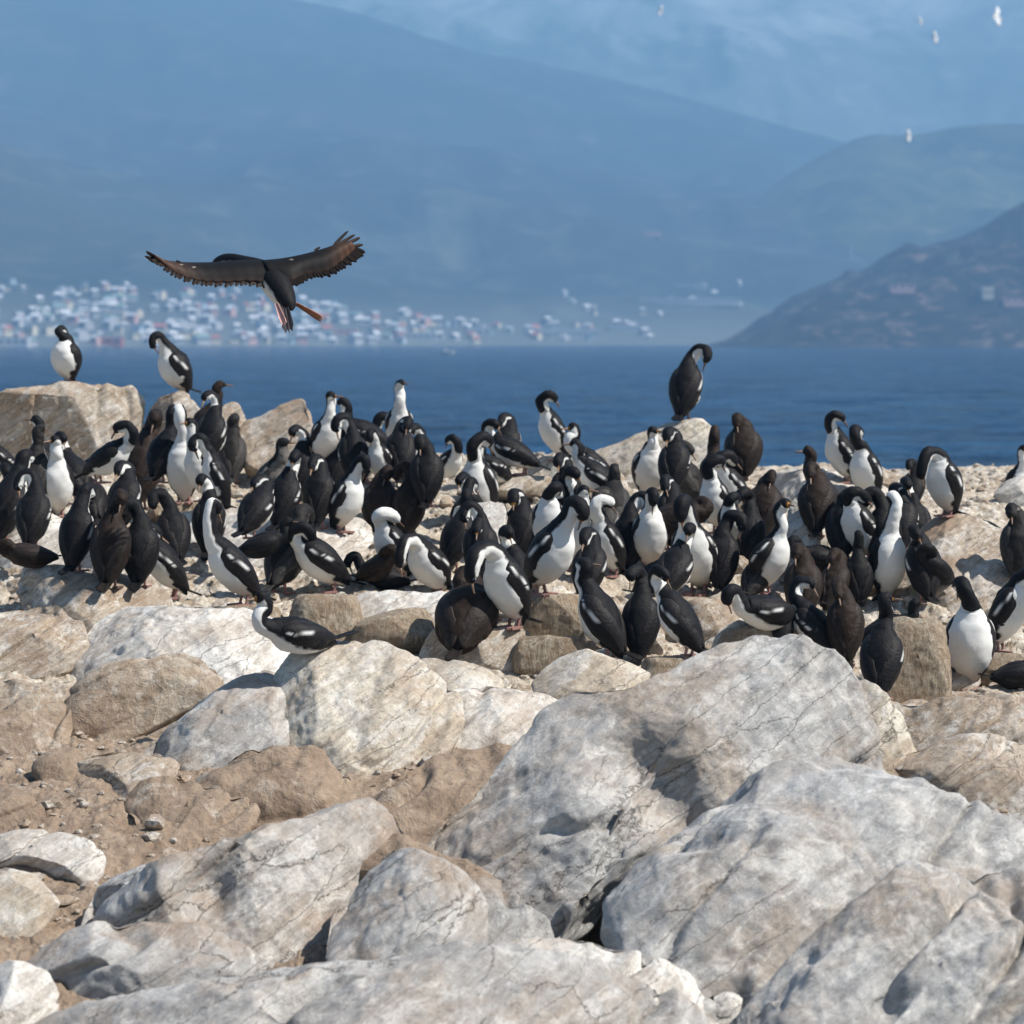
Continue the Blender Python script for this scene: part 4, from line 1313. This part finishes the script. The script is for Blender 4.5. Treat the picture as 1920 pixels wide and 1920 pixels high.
B(1628, 945, 795, -45, 'back', -1, 'ad', 74, "upright bird with white face patch above the brown long-necked bird at right")
B(1585, 900, 818, -70, 'back', 1, 'ad', 66, "bird half hidden behind the upright one at the right skyline", D=17.6)
B(1562, 985, 856, -80, 'alert', 1, 'brn', 55, "dark brown long-necked bird facing left with open pale bill at right", D=16.0)
B(1712, 915, 864, 160, 'tuck', 1, 'blk', 55, "black bird crouching behind the bowing white bird", D=17.3, sit=True)
B(1775, 975, 860, -52, 'bow', -1, 'ad', 74, "white bird bowing its neck low to the left on the tan slope", fat=1.2, sc=.84)
B(1870, 1005, 938, -110, 'tuck', 1, 'blk', 18, "all-black bird lying flat on the pale slope near the right edge", sit=True, D=15.9)
B(1903, 915, 852, 10, 'up', 1, 'ad', 60, "small white-fronted bird at the right edge of the skyline", sit=True, D=17.6, bar=False)
# --- left group
B(108, 930, 778, -110, 'alert', 1, 'ad', 66, "bird with thin bill pointing left in front of the big flat-topped rock", D=16.8)
B(64, 972, 815, 168, 'up', 1, 'gry', 74, "grey-black bird seen from behind near the left edge", feet='darkfoot', fat=1.05)
B(108, 968, 818, 18, 'short', 1, 'ad', 78, "white-fronted bird with pink feet beside the grey-black back", headturn=-60, bar=False)
B(8, 1040, 862, 150, 'breast', 1, 'ad', 74, "dark bird cut by the left edge in front of the pale nest")
B(20, 900, 842, -60, 'short', 1, 'ad', 50, "partly hidden white-breasted bird at the far left edge", D=17.2, sit=True)
B(186, 905, 790, 75, 'back', -1, 'ad', 38, "blue-grey winged bird leaning right with a white throat, left group", D=16.2, bar=False)
B(262, 955, 768, 172, 'back', -1, 'brn', 76, "tall dark brown bird seen from behind beside the two white-necked birds", feet='darkfoot', fat=1.1)
B(345, 948, 762, 8, 'sky', -1, 'ad', 80, "bird with long dirty-white belly and twisted black-and-white neck", bar=True, nw=48)
B(385, 940, 790, -45, 'alert', -1, 'ad', 72, "bird raising a white neck just behind the dirty-white belly", D=16.4)
B(300, 905, 820, 150, 'up', 1, 'ad', 70, "dark bird wedged behind the tall brown one", D=16.7)
B(392, 870, 750, 165, 'back', 1, 'ad', 70, "bird with ring-curled black neck below the brown juvenile head", D=17.3)
B(372, 850, 738, 95, 'up', 1, 'brn', 60, "brown head with pale bill pointing right at the left skyline", D=17.9)
B(436, 905, 775, -170, 'short', 1, 'gry', 70, "grey bird with lifted head beside the knobbly rock spike")
B(412, 965, 840, -75, 'breast', 1, 'ad', 74, "bird with bright white curved breast strip in the left crowd")
B(176, 985, 888, -150, 'back', -1, 'ad', 50, "dark bird showing a round white cheek above the ledge at left")
B(142, 1075, 950, 165, 'breast', 1, 'ad', 76, "black bird with white throat strip left of the dark brown back")
B(78, 1072, 1040, -80, 'tuck', 1, 'brn', 8, "small brown chick lying at the foot of the black bird at left", sit=True, tail=0.06)
B(206, 1118, 932, 172, 'back', -1, 'brn', 78, "dark brown bird seen from behind with its tail on the white ledge", feet='darkfoot')
B(262, 1112, 960, 178, 'side', 1, 'blk', 78, "black bird half hidden behind the bird with the arched white rim")
B(325, 1122, 978, -78, 'tuck', -1, 'ad', 58, "bird doubled over with a thin white rim along neck and belly")
B(392, 1045, 895, 170, 'back', 1, 'ad', 76, "black-backed bird left of the looped white neck")
B(455, 1135, 930, -50, 'loop', -1, 'ad', 62, "bird with narrow white neck raised in a loop", neckw=.8)
B(470, 1010, 940, 150, 'tuck', 1, 'ad', 45, "bird showing only a white cheek behind the looped neck", D=15.3)
B(500, 955, 862, 35, 'short', 1, 'gry', 55, "grey-winged bird with fluffy brown head left of centre", D=16.3, headturn=60)
B(526, 1112, 948, 150, 'arch', -1, 'gry', 60, "grey-black bird arching its head down over the leaning bird")
B(470, 1050, 972, 95, 'short', 1, 'blk', 20, "long dark back stretching level behind the looped white neck", sit=True, D=14.8)
B(622, 1110, 985, -62, 'tuck', 1, 'ad', 52, "bird leaning left with narrow grey-white belly and slate wing", sc=.95)
B(562, 945, 797, 168, 'back', 1, 'ad', 72, "neat black-backed bird with white face patch looking down, left of centre")
B(626, 930, 800, 158, 'arch', 1, 'ad', 74, "bird with thick white neck arched over a black head at left of centre", nw=100)
B(690, 905, 790, 100, 'breast', 1, 'ad', 76, "black bird with thin white line down its throat", nw=40)
B(715, 900, 812, -20, 'arch', 1, 'ad', 60, "white-breasted bird with black curled head left of the ring-necked bird", sit=True, D=16.6)
B(786, 925, 800, 178, 'back', 1, 'ad', 74, "bird with black ring-shaped hood round a white cheek at centre left", nw=60)
B(642, 1005, 858, 60, 'breast', 1, 'ad', 74, "brown-headed bird with white chest beside the large brown juveniles")
B(712, 1008, 872, 178, 'tuck', -1, 'brn', 76, "large fluffy brown juvenile seen from behind left of centre", fat=1.25, feet='darkfoot')
B(765, 1010, 880, 165, 'side', 1, 'brn', 74, "second brown juvenile pressed against the right side of the large one", fat=1.15, feet='darkfoot')
B(800, 950, 838, 170, 'tuck', 1, 'blk', 74, "dark bird behind the brown juveniles at centre left", D=16.1)
B(850, 1072, 925, 140, 'short', 1, 'ad', 70, "dark-winged bird with white edge left of the whitewashed block", nw=60)
B(748, 1090, 982, -55, 'tuck', 1, 'ad', 62, "white-necked bird folded into an arch over its wing", sc=.9, nw=120)
B(818, 1118, 995, -42, 'bow', -1, 'ad', 58, "clean white front with black wing leaning beside the arched white bird", sc=.9, nw=120)
B(690, 1095, 1030, 60, 'tuck', -1, 'brn', 30, "brown chick resting beneath the arched white bird", sit=True, tail=.08)
B(740, 1112, 1050, -100, 'breast', 1, 'blk', 15, "dark bird sitting low in shade under the arched white bird", sit=True)
B(590, 1242, 1112, -62, 'crook', 1, 'ad', 14, "bird lying on its belly on the large cream boulder with neck raised", sit=True, sc=.84, tail=.17)
B(868, 1238, 1085, 168, 'tuck', 1, 'brn', 42, "reddish-brown bird bending away with fanned tail in front", fat=1.25, tail=.17, feet='darkfoot', sc=1.08)
B(922, 1160, 1080, 80, 'arch', 1, 'ad', 40, "bird poking a black head down between the brown back and the white neck")
B(962, 1190, 1055, -48, 'bow', 1, 'ad', 62, "bird with heavy white neck bent left and glossy black wing", sc=.98, nw=110)
B(905, 1110, 1032, 175, 'tuck', 1, 'ad', 60, "round black back behind the heavy white neck")
# --- centre and right group
B(1010, 1055, 905, 150, 'arch', 1, 'ad', 70, "bird hunching with raised shoulders and white back patch at centre", wingout=.06)
B(975, 1060, 918, 170, 'tuck', 1, 'ad', 74, "black-backed bird left of the raised shoulders at centre", bar=False)
B(1030, 1045, 950, 0, 'tuck', 1, 'ad', 74, "bird showing only a white belly between dark wings at centre", D=15.0)
B(1078, 1072, 910, 15, 'up', 1, 'ad', 74, "white-fronted bird with black cap and bill to the right at centre", headturn=65)
B(1016, 1115, 950, 50, 'breast', 1, 'ad', 68, "bird with brilliant white breast and dark blue head at centre front", sc=1.0, nw=66)
B(1148, 1082, 950, -52, 'back', 1, 'ad', 64, "bird with cream curved neck and long dark wing right of centre", nw=120)
B(1150, 1000, 925, 170, 'short', 1, 'gry', 40, "greyish juvenile crouched above the cream curved neck", D=15.8)
B(1218, 1068, 955, 4, 'breast', 1, 'ad', 80, "white-fronted bird with black head hanging straight down its chest")
B(1240, 1005, 930, 90, 'tuck', 1, 'brn', 15, "dark brown bird lying behind the hanging black head", sit=True, D=15.4, fat=1.2)
B(1308, 1115, 945, -32, 'breast', 1, 'ad', 68, "large leaning bird with cream-white belly and black head bowed", sc=1.08)
B(1352, 1112, 965, 176, 'side', -1, 'blk', 80, "black column of a bird seen from behind, right of the cream-white belly")
B(1372, 1020, 955, -10, 'tuck', 1, 'ad', 60, "white patch of a half hidden bird right of centre", D=15.2, sit=True)
B(1438, 1115, 932, 55, 'alert', 1, 'ad', 66, "bird with stretched white neck beside a ruffled mottled wing", headturn=-20, wingout=.09)
B(1432, 1010, 925, 178, 'tuck', -1, 'brn', 72, "ruffled brown-black bird above the stretched white neck", fat=1.15)
B(1410, 1122, 1062, 150, 'arch', 1, 'gry', 45, "small grey juvenile with arched neck at the foot of the stretched bird", sit=True)
B(1142, 1240, 1048, -118, 'short', 1, 'ad', 58, "black bird with long tail leaning left and looking right, centre front", headturn=-150)
B(1200, 1245, 1062, 172, 'back', 1, 'blk', 76, "black bird from behind between two leaning birds")
B(1290, 1238, 1085, -122, 'back', 1, 'ad', 56, "black crouching bird whose wing slopes down to the right")
B(1210, 1120, 1058, 120, 'tuck', -1, 'ad', 40, "bird with white cheek low behind the black bird from behind", sit=True)
B(1462, 1182, 1108, -65, 'breast', 1, 'ad', 10, "bird sitting long and low on the ribbed nest", sit=True, sc=.85)
B(1460, 1232, 1178, 175, 'tuck', 1, 'blk', 75, "small black head and back peeking over the largest boulder", sit=True)
B(1545, 1245, 1085, -122, 'back', -1, 'ad', 62, "black-winged bird with white rim standing behind the boulder peak")
B(1585, 1248, 1110, 176, 'tuck', 1, 'brn', 72, "brown-black bird pressed to the right of the white-rimmed one")
B(1650, 1312, 1120, 168, 'crook', 1, 'ad', 70, "black-backed bird turning its bill right with white throat, right front", headturn=-75, D=12.35)
B(1664, 1128, 980, 14, 'sky', 1, 'ad', 82, "dirty-white bird stretching its neck upward with bill in its feathers", bar=False, sc=.92)
B(1735, 1128, 998, -160, 'tuck', 1, 'ad', 74, "oval black-backed bird with head fully tucked away at right", fat=1.08)
B(1818, 1292, 1078, -8, 'back', -1, 'ad', 80, "tall clean white-fronted bird at right front", sc=.98)
B(1878, 1222, 1100, 55, 'bow', -1, 'ad', 72, "white-bellied bird with bent neck at the right edge", sc=.95)
B(1890, 1290, 1240, 95, 'tuck', 1, 'blk', 8, "black bird lying flat in the lower right of the crowd", sit=True)
B(1768, 1130, 1078, -60, 'tuck', 1, 'blk', 35, "black bird crouching behind the tall clean white-fronted one", sit=True)
B(1908, 1112, 1005, 165, 'tuck', 1, 'gry', 74, "slate-grey back cut by the right edge")
B(1530, 1040, 922, 172, 'tuck', 1, 'brn', 72, "brown bird hunched in an arch below the long-necked brown one", fat=1.1)
B(1620, 1062, 932, -58, 'tuck', 1, 'ad', 64, "bird with white neck stripe and glittering wing bar at right")
B(1580, 1060, 960, 176, 'tuck', -1, 'blk', 76, "black bird tight to the left of the white neck stripe")
B(1688, 1045, 915, 165, 'tuck', 1, 'ad', 72, "rounded black back right of the white neck stripe", bar=True)
B(1562, 1092, 1045, -80, 'breast', 1, 'blk', 12, "dark bird sitting low below the brown arch at right", sit=True)
B(1610, 1140, 1058, 178, 'up', 1, 'blk', 78, "thin dark neck upright left of the dirty-white bird", sit=True, sc=.7)
B(1556, 1140, 1085, 150, 'tuck', 1, 'brn', 50, "fluffy brown chick left of the thin dark neck", sit=True, sc=.75)
B(1120, 1010, 945, 150, 'tuck', 1, 'gry', 60, "mottled juvenile behind the black-capped bird", D=15.7)
B(1640, 1180, 1118, 100, 'short', 1, 'blk', 20, "black bird sitting just above the straw-covered mound", sit=True, D=13.9, sc=.72)

# --- half hidden birds deeper in the crowd
B(228, 1000, 880, 170, 'tuck', 1, 'ad', 70, "black back between the round white cheek and the tall brown bird", D=15.4)
B(330, 1060, 965, -150, 'side', 1, 'blk', 70, "dark bird filling the gap behind the doubled-over one at left")
B(148, 945, 850, -140, 'back', 1, 'ad', 60, "dark-winged bird between the white-fronted one and the blue-grey wing", D=16.4)
B(528, 1010, 905, 165, 'back', -1, 'ad', 70, "black bird behind the arching grey-black one left of centre", D=15.8)
B(596, 1000, 900, 175, 'tuck', 1, 'ad', 74, "black bird left of the brown-headed one with white chest", D=15.9)
B(664, 915, 822, -165, 'side', 1, 'ad', 70, "black-backed bird between two arched white necks at the skyline", D=16.5)
B(752, 905, 815, 178, 'tuck', -1, 'ad', 66, "black bird right behind the curled black head left of centre", D=16.6)
B(872, 1010, 905, 170, 'back', 1, 'ad', 66, "dark bird just left of the tall pale-bellied one", D=16.0)
B(915, 1020, 925, -60, 'back', -1, 'ad', 66, "hooded white-breasted bird above the whitewashed block", D=15.8)
B(1060, 985, 890, 175, 'tuck', 1, 'ad', 70, "black back behind the white-fronted black-capped bird", D=16.0)
B(1108, 1010, 915, -120, 'back', 1, 'ad', 66, "bird with curled black neck left of the mottled juvenile", D=15.9)
B(1180, 1040, 940, 165, 'side', -1, 'ad', 72, "black-winged bird squeezed between two white fronts at centre right", D=15.4)
B(1262, 1030, 930, -170, 'tuck', 1, 'ad', 70, "black back beside the bowed head of the large leaning bird", D=15.5)
B(1345, 1000, 900, -40, 'back', 1, 'ad', 70, "white-breasted hooded bird behind the black column of a bird", D=15.9)
B(1402, 1040, 935, 170, 'back', 1, 'blk', 72, "black neck and back left of the ruffled brown-black bird", D=15.5)
B(1262, 930, 850, 170, 'tuck', 1, 'ad', 66, "dark bird right beside the broad white-fronted one", D=16.5)
B(900, 1075, 985, 172, 'side', 1, 'ad', 70, "black bird behind the round black back at centre", D=15.0)
B(985, 1118, 1025, -150, 'back', 1, 'ad', 64, "black-winged bird left of the brilliant white breast", D=14.6)
B(1100, 1130, 1040, 160, 'tuck', 1, 'ad', 66, "black bird behind the long-tailed leaning one", D=14.5)
B(1255, 1150, 1062, 150, 'back', -1, 'ad', 56, "hooded bird low behind the black crouching one", D=14.3)
B(1505, 1150, 1065, 176, 'tuck', 1, 'brn', 66, "brown back above the low sitting bird at right", D=14.4)
B(1655, 1060, 962, 172, 'side', 1, 'blk', 74, "black bird directly behind the neck-stretching dirty-white one", D=15.0)
B(1722, 1040, 945, -165, 'back', 1, 'ad', 66, "black-winged bird right of the rounded black back", D=15.6)
B(60, 1030, 925, 165, 'side', 1, 'ad', 72, "black back low at the left edge above the pale nest", D=15.2)
B(30, 985, 870, -150, 'tuck', 1, 'blk', 72, "hunched dark bird second from the left edge", D=15.9)

# ------------------------------------------------------------------ the flying bird
def flyer():
    D0 = 13.6
    root = bpy.data.objects.new("flying_cormorant", None)
    COL.objects.link(root)
    c0 = P(500, 530, D0)
    root.location = c0
    tag(root, "dark bird in flight with spread brown wings and trailing feet above the colony", "bird")
    q = lambda x, y, dd=0.0: P(x, y, D0 + dd) - c0
    blk, wht = np.array(COLS['ad'][0]), np.array((.66, .64, .58))
    # body: tail end nearest to us, head away to the left
    ctrl = [q(548, 582, -.13), q(543, 572, -.10), q(530, 552, -.04), q(515, 530, .03), q(498, 512, .10), q(478, 500, .17), q(455, 492, .23), q(438, 488, .28), q(422, 488, .33), q(408, 492, .37), q(399, 496, .40)]
    rad = [.004, .036, .066, .074, .064, .048, .038, .036, .035, .027, .008]
    per = 9
    C = catmull(ctrl, per)
    R = np.maximum(catmull(np.array(rad)[:, None].repeat(3, 1), per)[:, 0], .003)
    T, DV, L = frames(C, (0.25, -.35, .9))
    ns = 40
    ph = np.linspace(0, 2 * math.pi, ns, endpoint=False)
    V = C[:, None] + DV[:, None] * (np.cos(ph)[None, :, None] * R[:, None, None]) + L[:, None] * (np.sin(ph)[None, :, None] * R[:, None, None])
    kk = np.linspace(0, 10, len(C))[:, None]
    v = np.degrees(np.abs(ph[None] - math.pi)) + 5 * vnoise(V * 30)
    w = (1 - sstep(-4, 4, v - np.interp(kk, [0, 2, 6, 9, 9.6], [30, 100, 100, 70, 0])))[..., None]
    col = blk * (1 - w) + wht * w
    me = mesh_np("body", V.reshape(-1, 3), [tuple(int(i) for i in f) for f in grid_faces(len(C), ns, wrap=True)] + [tuple(range(ns))[::-1], tuple(range((len(C) - 1) * ns, len(C) * ns))])
    set_col(me, col.reshape(-1, 3))
    link("body", me, M['body'], root)
    bh = ctrl[-1]; bdv = ctrl[-1] - ctrl[-2]; bdv /= np.linalg.norm(bdv)
    cb = np.array([bh - bdv * .01, bh + bdv * .03, bh + bdv * .055, bh + bdv * .06 - np.array([0, 0, .006])])
    Tb, Db, Lb = frames(cb, (0, 0, 1)); rb = np.array([.009, .006, .005, .002]); a8 = np.linspace(0, 2 * math.pi, 8, endpoint=False)
    VB = (cb[:, None] + Db[:, None] * (np.cos(a8)[None, :, None] * rb[:, None, None]) + Lb[:, None] * (np.sin(a8)[None, :, None] * rb[:, None, None])).reshape(-1, 3)
    link("bill", mesh_np("bill", VB, [tuple(int(i) for i in f) for f in grid_faces(4, 8, wrap=True)]), M['bill'], root)

    def wing(lead, trail, fingers, seed):
        """lead, trail: matching lists of (px, py, depth); fingers: (base, tip, width)"""
        Lp, Tp = catmull([q(*p) for p in lead], 8), catmull([q(*p) for p in trail], 8)
        Tp = Lp + (Tp - Lp) * .90
        n, m = len(Lp), 15
        VS, CS = [], []
        for side_ in (1, -1):
            for i in range(n):
                t = i / (n - 1)
                for j in range(m):
                    s_ = j / (m - 1)
                    p = Lp[i] * (1 - s_) + Tp[i] * s_
                    cam_ = math.sin(math.pi * min(s_ * 1.0, 1)) * .028 + .002
                    th = (.010 * (1 - s_) + .0025) * (1 - .6 * t)
                    p = p + np.array([0, -cam_, cam_ * .6]) + np.array([0, -th, th * .4]) * side_
                    if s_ > .93: p = p + (Tp[i] - Lp[i]) * (.035 * math.cos(i * 1.9 + seed))
                    f = .5 + .5 * math.sin(i * 1.75 + seed)
                    brown = float(sstep(.55, .95, t)) * .8 + float(sstep(.80, 1.0, s_)) * .25
                    c = np.array([.010, .009, .009]) * (1 - min(brown, 1)) + np.array([.105, .056, .036]) * min(brown, 1)
                    c = c * (.72 + .5 * f * float(sstep(.2, .6, s_)))
                    sp = vnoise(np.array([[i * .9 + seed, j * .9, 3.]]))[0]
                    if .25 < t < .8 and .15 < s_ < .5 and sp > .8: c = np.array([.30, .27, .22])
                    VS.append(p); CS.append(c)
        g = grid_faces(n, m)
        fs = [tuple(int(i) for i in f) for f in g] + [tuple(int(i) + n * m for i in f[::-1]) for f in g]
        rim_ = list(range(m)) + [i * m + m - 1 for i in range(1, n)] + [(n - 1) * m + j for j in range(m - 2, -1, -1)] + [i * m for i in range(n - 2, 0, -1)]
        for i in range(len(rim_)):
            a_, b_ = rim_[i], rim_[(i + 1) % len(rim_)]
            fs.append((a_, a_ + n * m, b_ + n * m, b_))
        me = mesh_np("wing", np.array(VS), fs)
        set_col(me, np.array(CS))
        wo = link("wing", me, M['flight'], root)
        # separate flight feathers along the trailing edge
        allf = [(q(*b0), q(*b1), wd) for (b0, b1, wd) in fingers]
        nf_ = 30
        for kf in range(nf_):
            tf = .08 + .9 * kf / (nf_ - 1)
            ii = tf * (n - 1); i0_ = int(min(ii, n - 2)); ff = ii - i0_
            lp = Lp[i0_] * (1 - ff) + Lp[i0_ + 1] * ff; tp = Tp[i0_] * (1 - ff) + Tp[i0_ + 1] * ff
            out = (Lp[min(i0_ + 1, n - 1)] - Lp[max(i0_ - 1, 0)]); out /= np.linalg.norm(out) + 1e-9
            dn = tp - lp; ln_ = np.linalg.norm(dn); dn /= ln_
            ext = .032 + .007 * math.sin(kf * 2.7 + seed)
            start = lp + dn * ln_ * .80 + np.array([0, -.004, .002])
            allf.append((start, tp + dn * ext + out * (.02 + .03 * tf), .0125))
        for (p0, p1, wd) in allf:
            ax = (p1 - p0); ln = np.linalg.norm(ax); ax /= ln
            sd_ = np.cross(ax, [0, 1, 0]); sd_ /= np.linalg.norm(sd_)
            up_ = np.cross(sd_, ax)
            VS, fs = [], []
            for t in np.linspace(0, 1, 10):
                h = wd * np.interp(t, [0, .2, .85, 1], [.7, 1, .72, .06] if ln > .13 else [.7, 1, .9, .30])
                bend = sd_ * .10 * ln * t * t * (-.4)
                for (u, z) in ((-1, 0), (0, .0028), (1, 0), (0, -.0028)):
                    VS.append(p0 + ax * ln * t + bend + sd_ * u * h + up_ * z)
            fs = [tuple(int(i) for i in f) for f in grid_faces(10, 4, wrap=True)] + [(3, 2, 1, 0), (36, 37, 38, 39)]
            me = mesh_np("primary_feather", np.array(VS), fs, smooth=False)
            set_col(me, np.tile([.024, .017, .014], (len(VS), 1)))
            link("primary_feather", me, M['flight'], wo)

    wing([(528, 492, .10), (505, 490, .11), (455, 489, .10), (400, 493, .06), (350, 493, .0), (312, 489, -.08), (288, 480, -.15)],
         [(532, 540, .02), (505, 537, -.02), (470, 533, -.06), (420, 535, -.10), (375, 531, -.13), (330, 514, -.16), (292, 488, -.18)],
         [((308, 492, -.12), (273, 473, -.2), .010), ((308, 494, -.12), (271, 482, -.2), .010), ((315, 498, -.12), (278, 488, -.2), .010), ((340, 493, -.05), (330, 489, -.08), .006)], 1.0)
    wing([(492, 490, .10), (530, 486, .12), (570, 478, .16), (605, 468, .2), (635, 458, .24), (655, 455, .27)],
         [(510, 528, -.02), (548, 533, -.02), (572, 521, .04), (612, 515, .1), (645, 492, .18), (668, 468, .24)],
         [((625, 462, .22), (652, 431, .30), .010), ((634, 460, .23), (665, 438, .31), .011), ((642, 462, .24), (674, 444, .31), .011), ((648, 466, .25), (680, 457, .31), .011), ((650, 474, .24), (671, 470, .29), .011),
          ((540, 520, .0), (551, 535, -.02), .014), ((590, 470, .18), (600, 463, .2), .007)], 2.4)
    # tail and trailing webbed feet
    def blade(name, p0, p1, w0, w1, mat, col=None, ribs=0, th=.006):
        a_, b_ = q(*p0), q(*p1)
        ax = b_ - a_; ln = np.linalg.norm(ax); ax /= ln
        sd_ = np.cross(ax, [0, 1, .25]); sd_ /= np.linalg.norm(sd_); up_ = np.cross(sd_, ax)
        VS = []
        nu = 9
        for sg in (1, -1):
            for t in np.linspace(0, 1, 8):
                h = w0 + (w1 - w0) * t ** .8
                if t > .85: h *= 1 - (t - .85) * 1.6
                for u in np.linspace(-1, 1, nu):
                    rib = .003 * math.cos(u * math.pi * ribs) if ribs else 0
                    VS.append(a_ + ax * ln * (t + (.08 * math.cos(u * math.pi * max(ribs, 1)) if t > .99 else 0)) + sd_ * h * u + up_ * ((th + rib) * sg * .5 + .006 * (1 - u * u)))
        g = grid_faces(8, nu)
        fs = [tuple(int(i) for i in f) for f in g] + [tuple(int(i) + 8 * nu for i in f[::-1]) for f in g]
        rim_ = list(range(nu)) + [i * nu + nu - 1 for i in range(1, 8)] + [7 * nu + j for j in range(nu - 2, -1, -1)] + [i * nu for i in range(6, 0, -1)]
        for i in range(len(rim_)):
            x_, y_ = rim_[i], rim_[(i + 1) % len(rim_)]
            fs.append((x_, x_ + 8 * nu, y_ + 8 * nu, y_))
        me = mesh_np(name, np.array(VS), fs, smooth=False)
        if col is not None: set_col(me, np.tile(col, (len(VS), 1)))
        return link(name, me, mat, root)
    blade("tail", (532, 566, -.11), (541, 619, -.20), .018, .034, M['wing'], (.05, .045, .05), ribs=3)
    M['orangefoot'] = flat('orange_webbed_skin', (.42, .17, .07), .5, .3, .5, 60)
    M['pinkfoot'] = flat('bright_pink_skin', (.62, .34, .30), .5, .3, .4, 60)
    blade("foot", (518, 568, -.13), (532, 604, -.24), .007, .017, M['pinkfoot'], ribs=2)
    blade("foot", (556, 570, -.05), (602, 598, -.10), .008, .018, M['orangefoot'], ribs=2)
    for a_, b_ in (((522, 560, -.05), (519, 574, -.08)), ((545, 562, -.02), (558, 572, -.05))):
        p0, p1 = q(*a_), q(*b_)
        Tt, Dd, Ll = frames(np.array([p0, p1]), (0, 1, 0))
        VS = np.concatenate([[p + (Dd[0] * math.cos(t) + Ll[0] * math.sin(t)) * .010 for t in a8] for p in (p0, p1)])
        link("leg", mesh_np("leg", VS, [tuple(int(i) for i in f) for f in grid_faces(2, 8, wrap=True)]), M['foot'], root)


flyer()


# ------------------------------------------------------------------ far white gulls in the air
M['gull'] = flat('white_plumage', (.86, .86, .85), .7, .2, .05)


def gull(px, py, D, label, yaw, s=1.0):
    root = bpy.data.objects.new("gull", None); COL.objects.link(root)
    root.location = P(px, py, D); root.rotation_euler = (1.05, 0.25 * math.sin(yaw * 3), 0.35 * math.sin(yaw * 5)); root.scale = (1.35 * s, 1.35 * s, 1.35 * s)
    tag(root, label, "bird", "gulls over the channel")
    C = catmull([(-.22, 0, 0), (-.1, 0, 0), (.05, 0, 0), (.15, 0, .02), (.22, 0, .03), (.26, 0, .02)], 5)
    R = np.interp(np.linspace(0, 5, len(C)), range(6), [.02, .06, .075, .05, .04, .008])
    T, DV, L = frames(C, (0, 0, 1)); a = np.linspace(0, 2 * math.pi, 12, endpoint=False)
    V = (C[:, None] + DV[:, None] * (np.cos(a)[None, :, None] * R[:, None, None]) + L[:, None] * (np.sin(a)[None, :, None] * R[:, None, None])).reshape(-1, 3)
    link("body", mesh_np("body", V, [tuple(int(i) for i in f) for f in grid_faces(len(C), 12, wrap=True)]), M['gull'], root)
    for sg in (1, -1):
        V = []
        for t in np.linspace(0, 1, 8):
            y = sg * (.04 + .55 * t); z = .16 * math.sin(t * 2.2); ch = .30 * (1 - t) ** .6 + .01; xo = .03 + .05 * math.sin(t * 3) - .10 * t * t
            V += [(xo, y, z + .006), (xo - ch, y, z + .004), (xo - ch, y, z - .004), (xo, y, z - .006)]
        link("wing", mesh_np("wing", V, [tuple(int(i) for i in f) for f in grid_faces(8, 4, wrap=True)] + [(28, 29, 30, 31)]), M['gull'], root)


gull(1870, 35, 170, "brightest white gull in the air at the top right", .4, 1.05)
gull(1755, 72, 230, "white gull just left of and below the brightest one at top right", 1.2, .9)
gull(1727, 40, 330, "faint white gull above its neighbour at the top right", -.5, .95)
gull(1240, 22, 260, "lone white gull at the top edge right of centre", .9, .9)
gull(1705, 257, 230, "white gull in front of the green hill crest at right", 2.0, .95)
if __import__("os").environ.get("TALLY"): print("TALLY", TALLY)
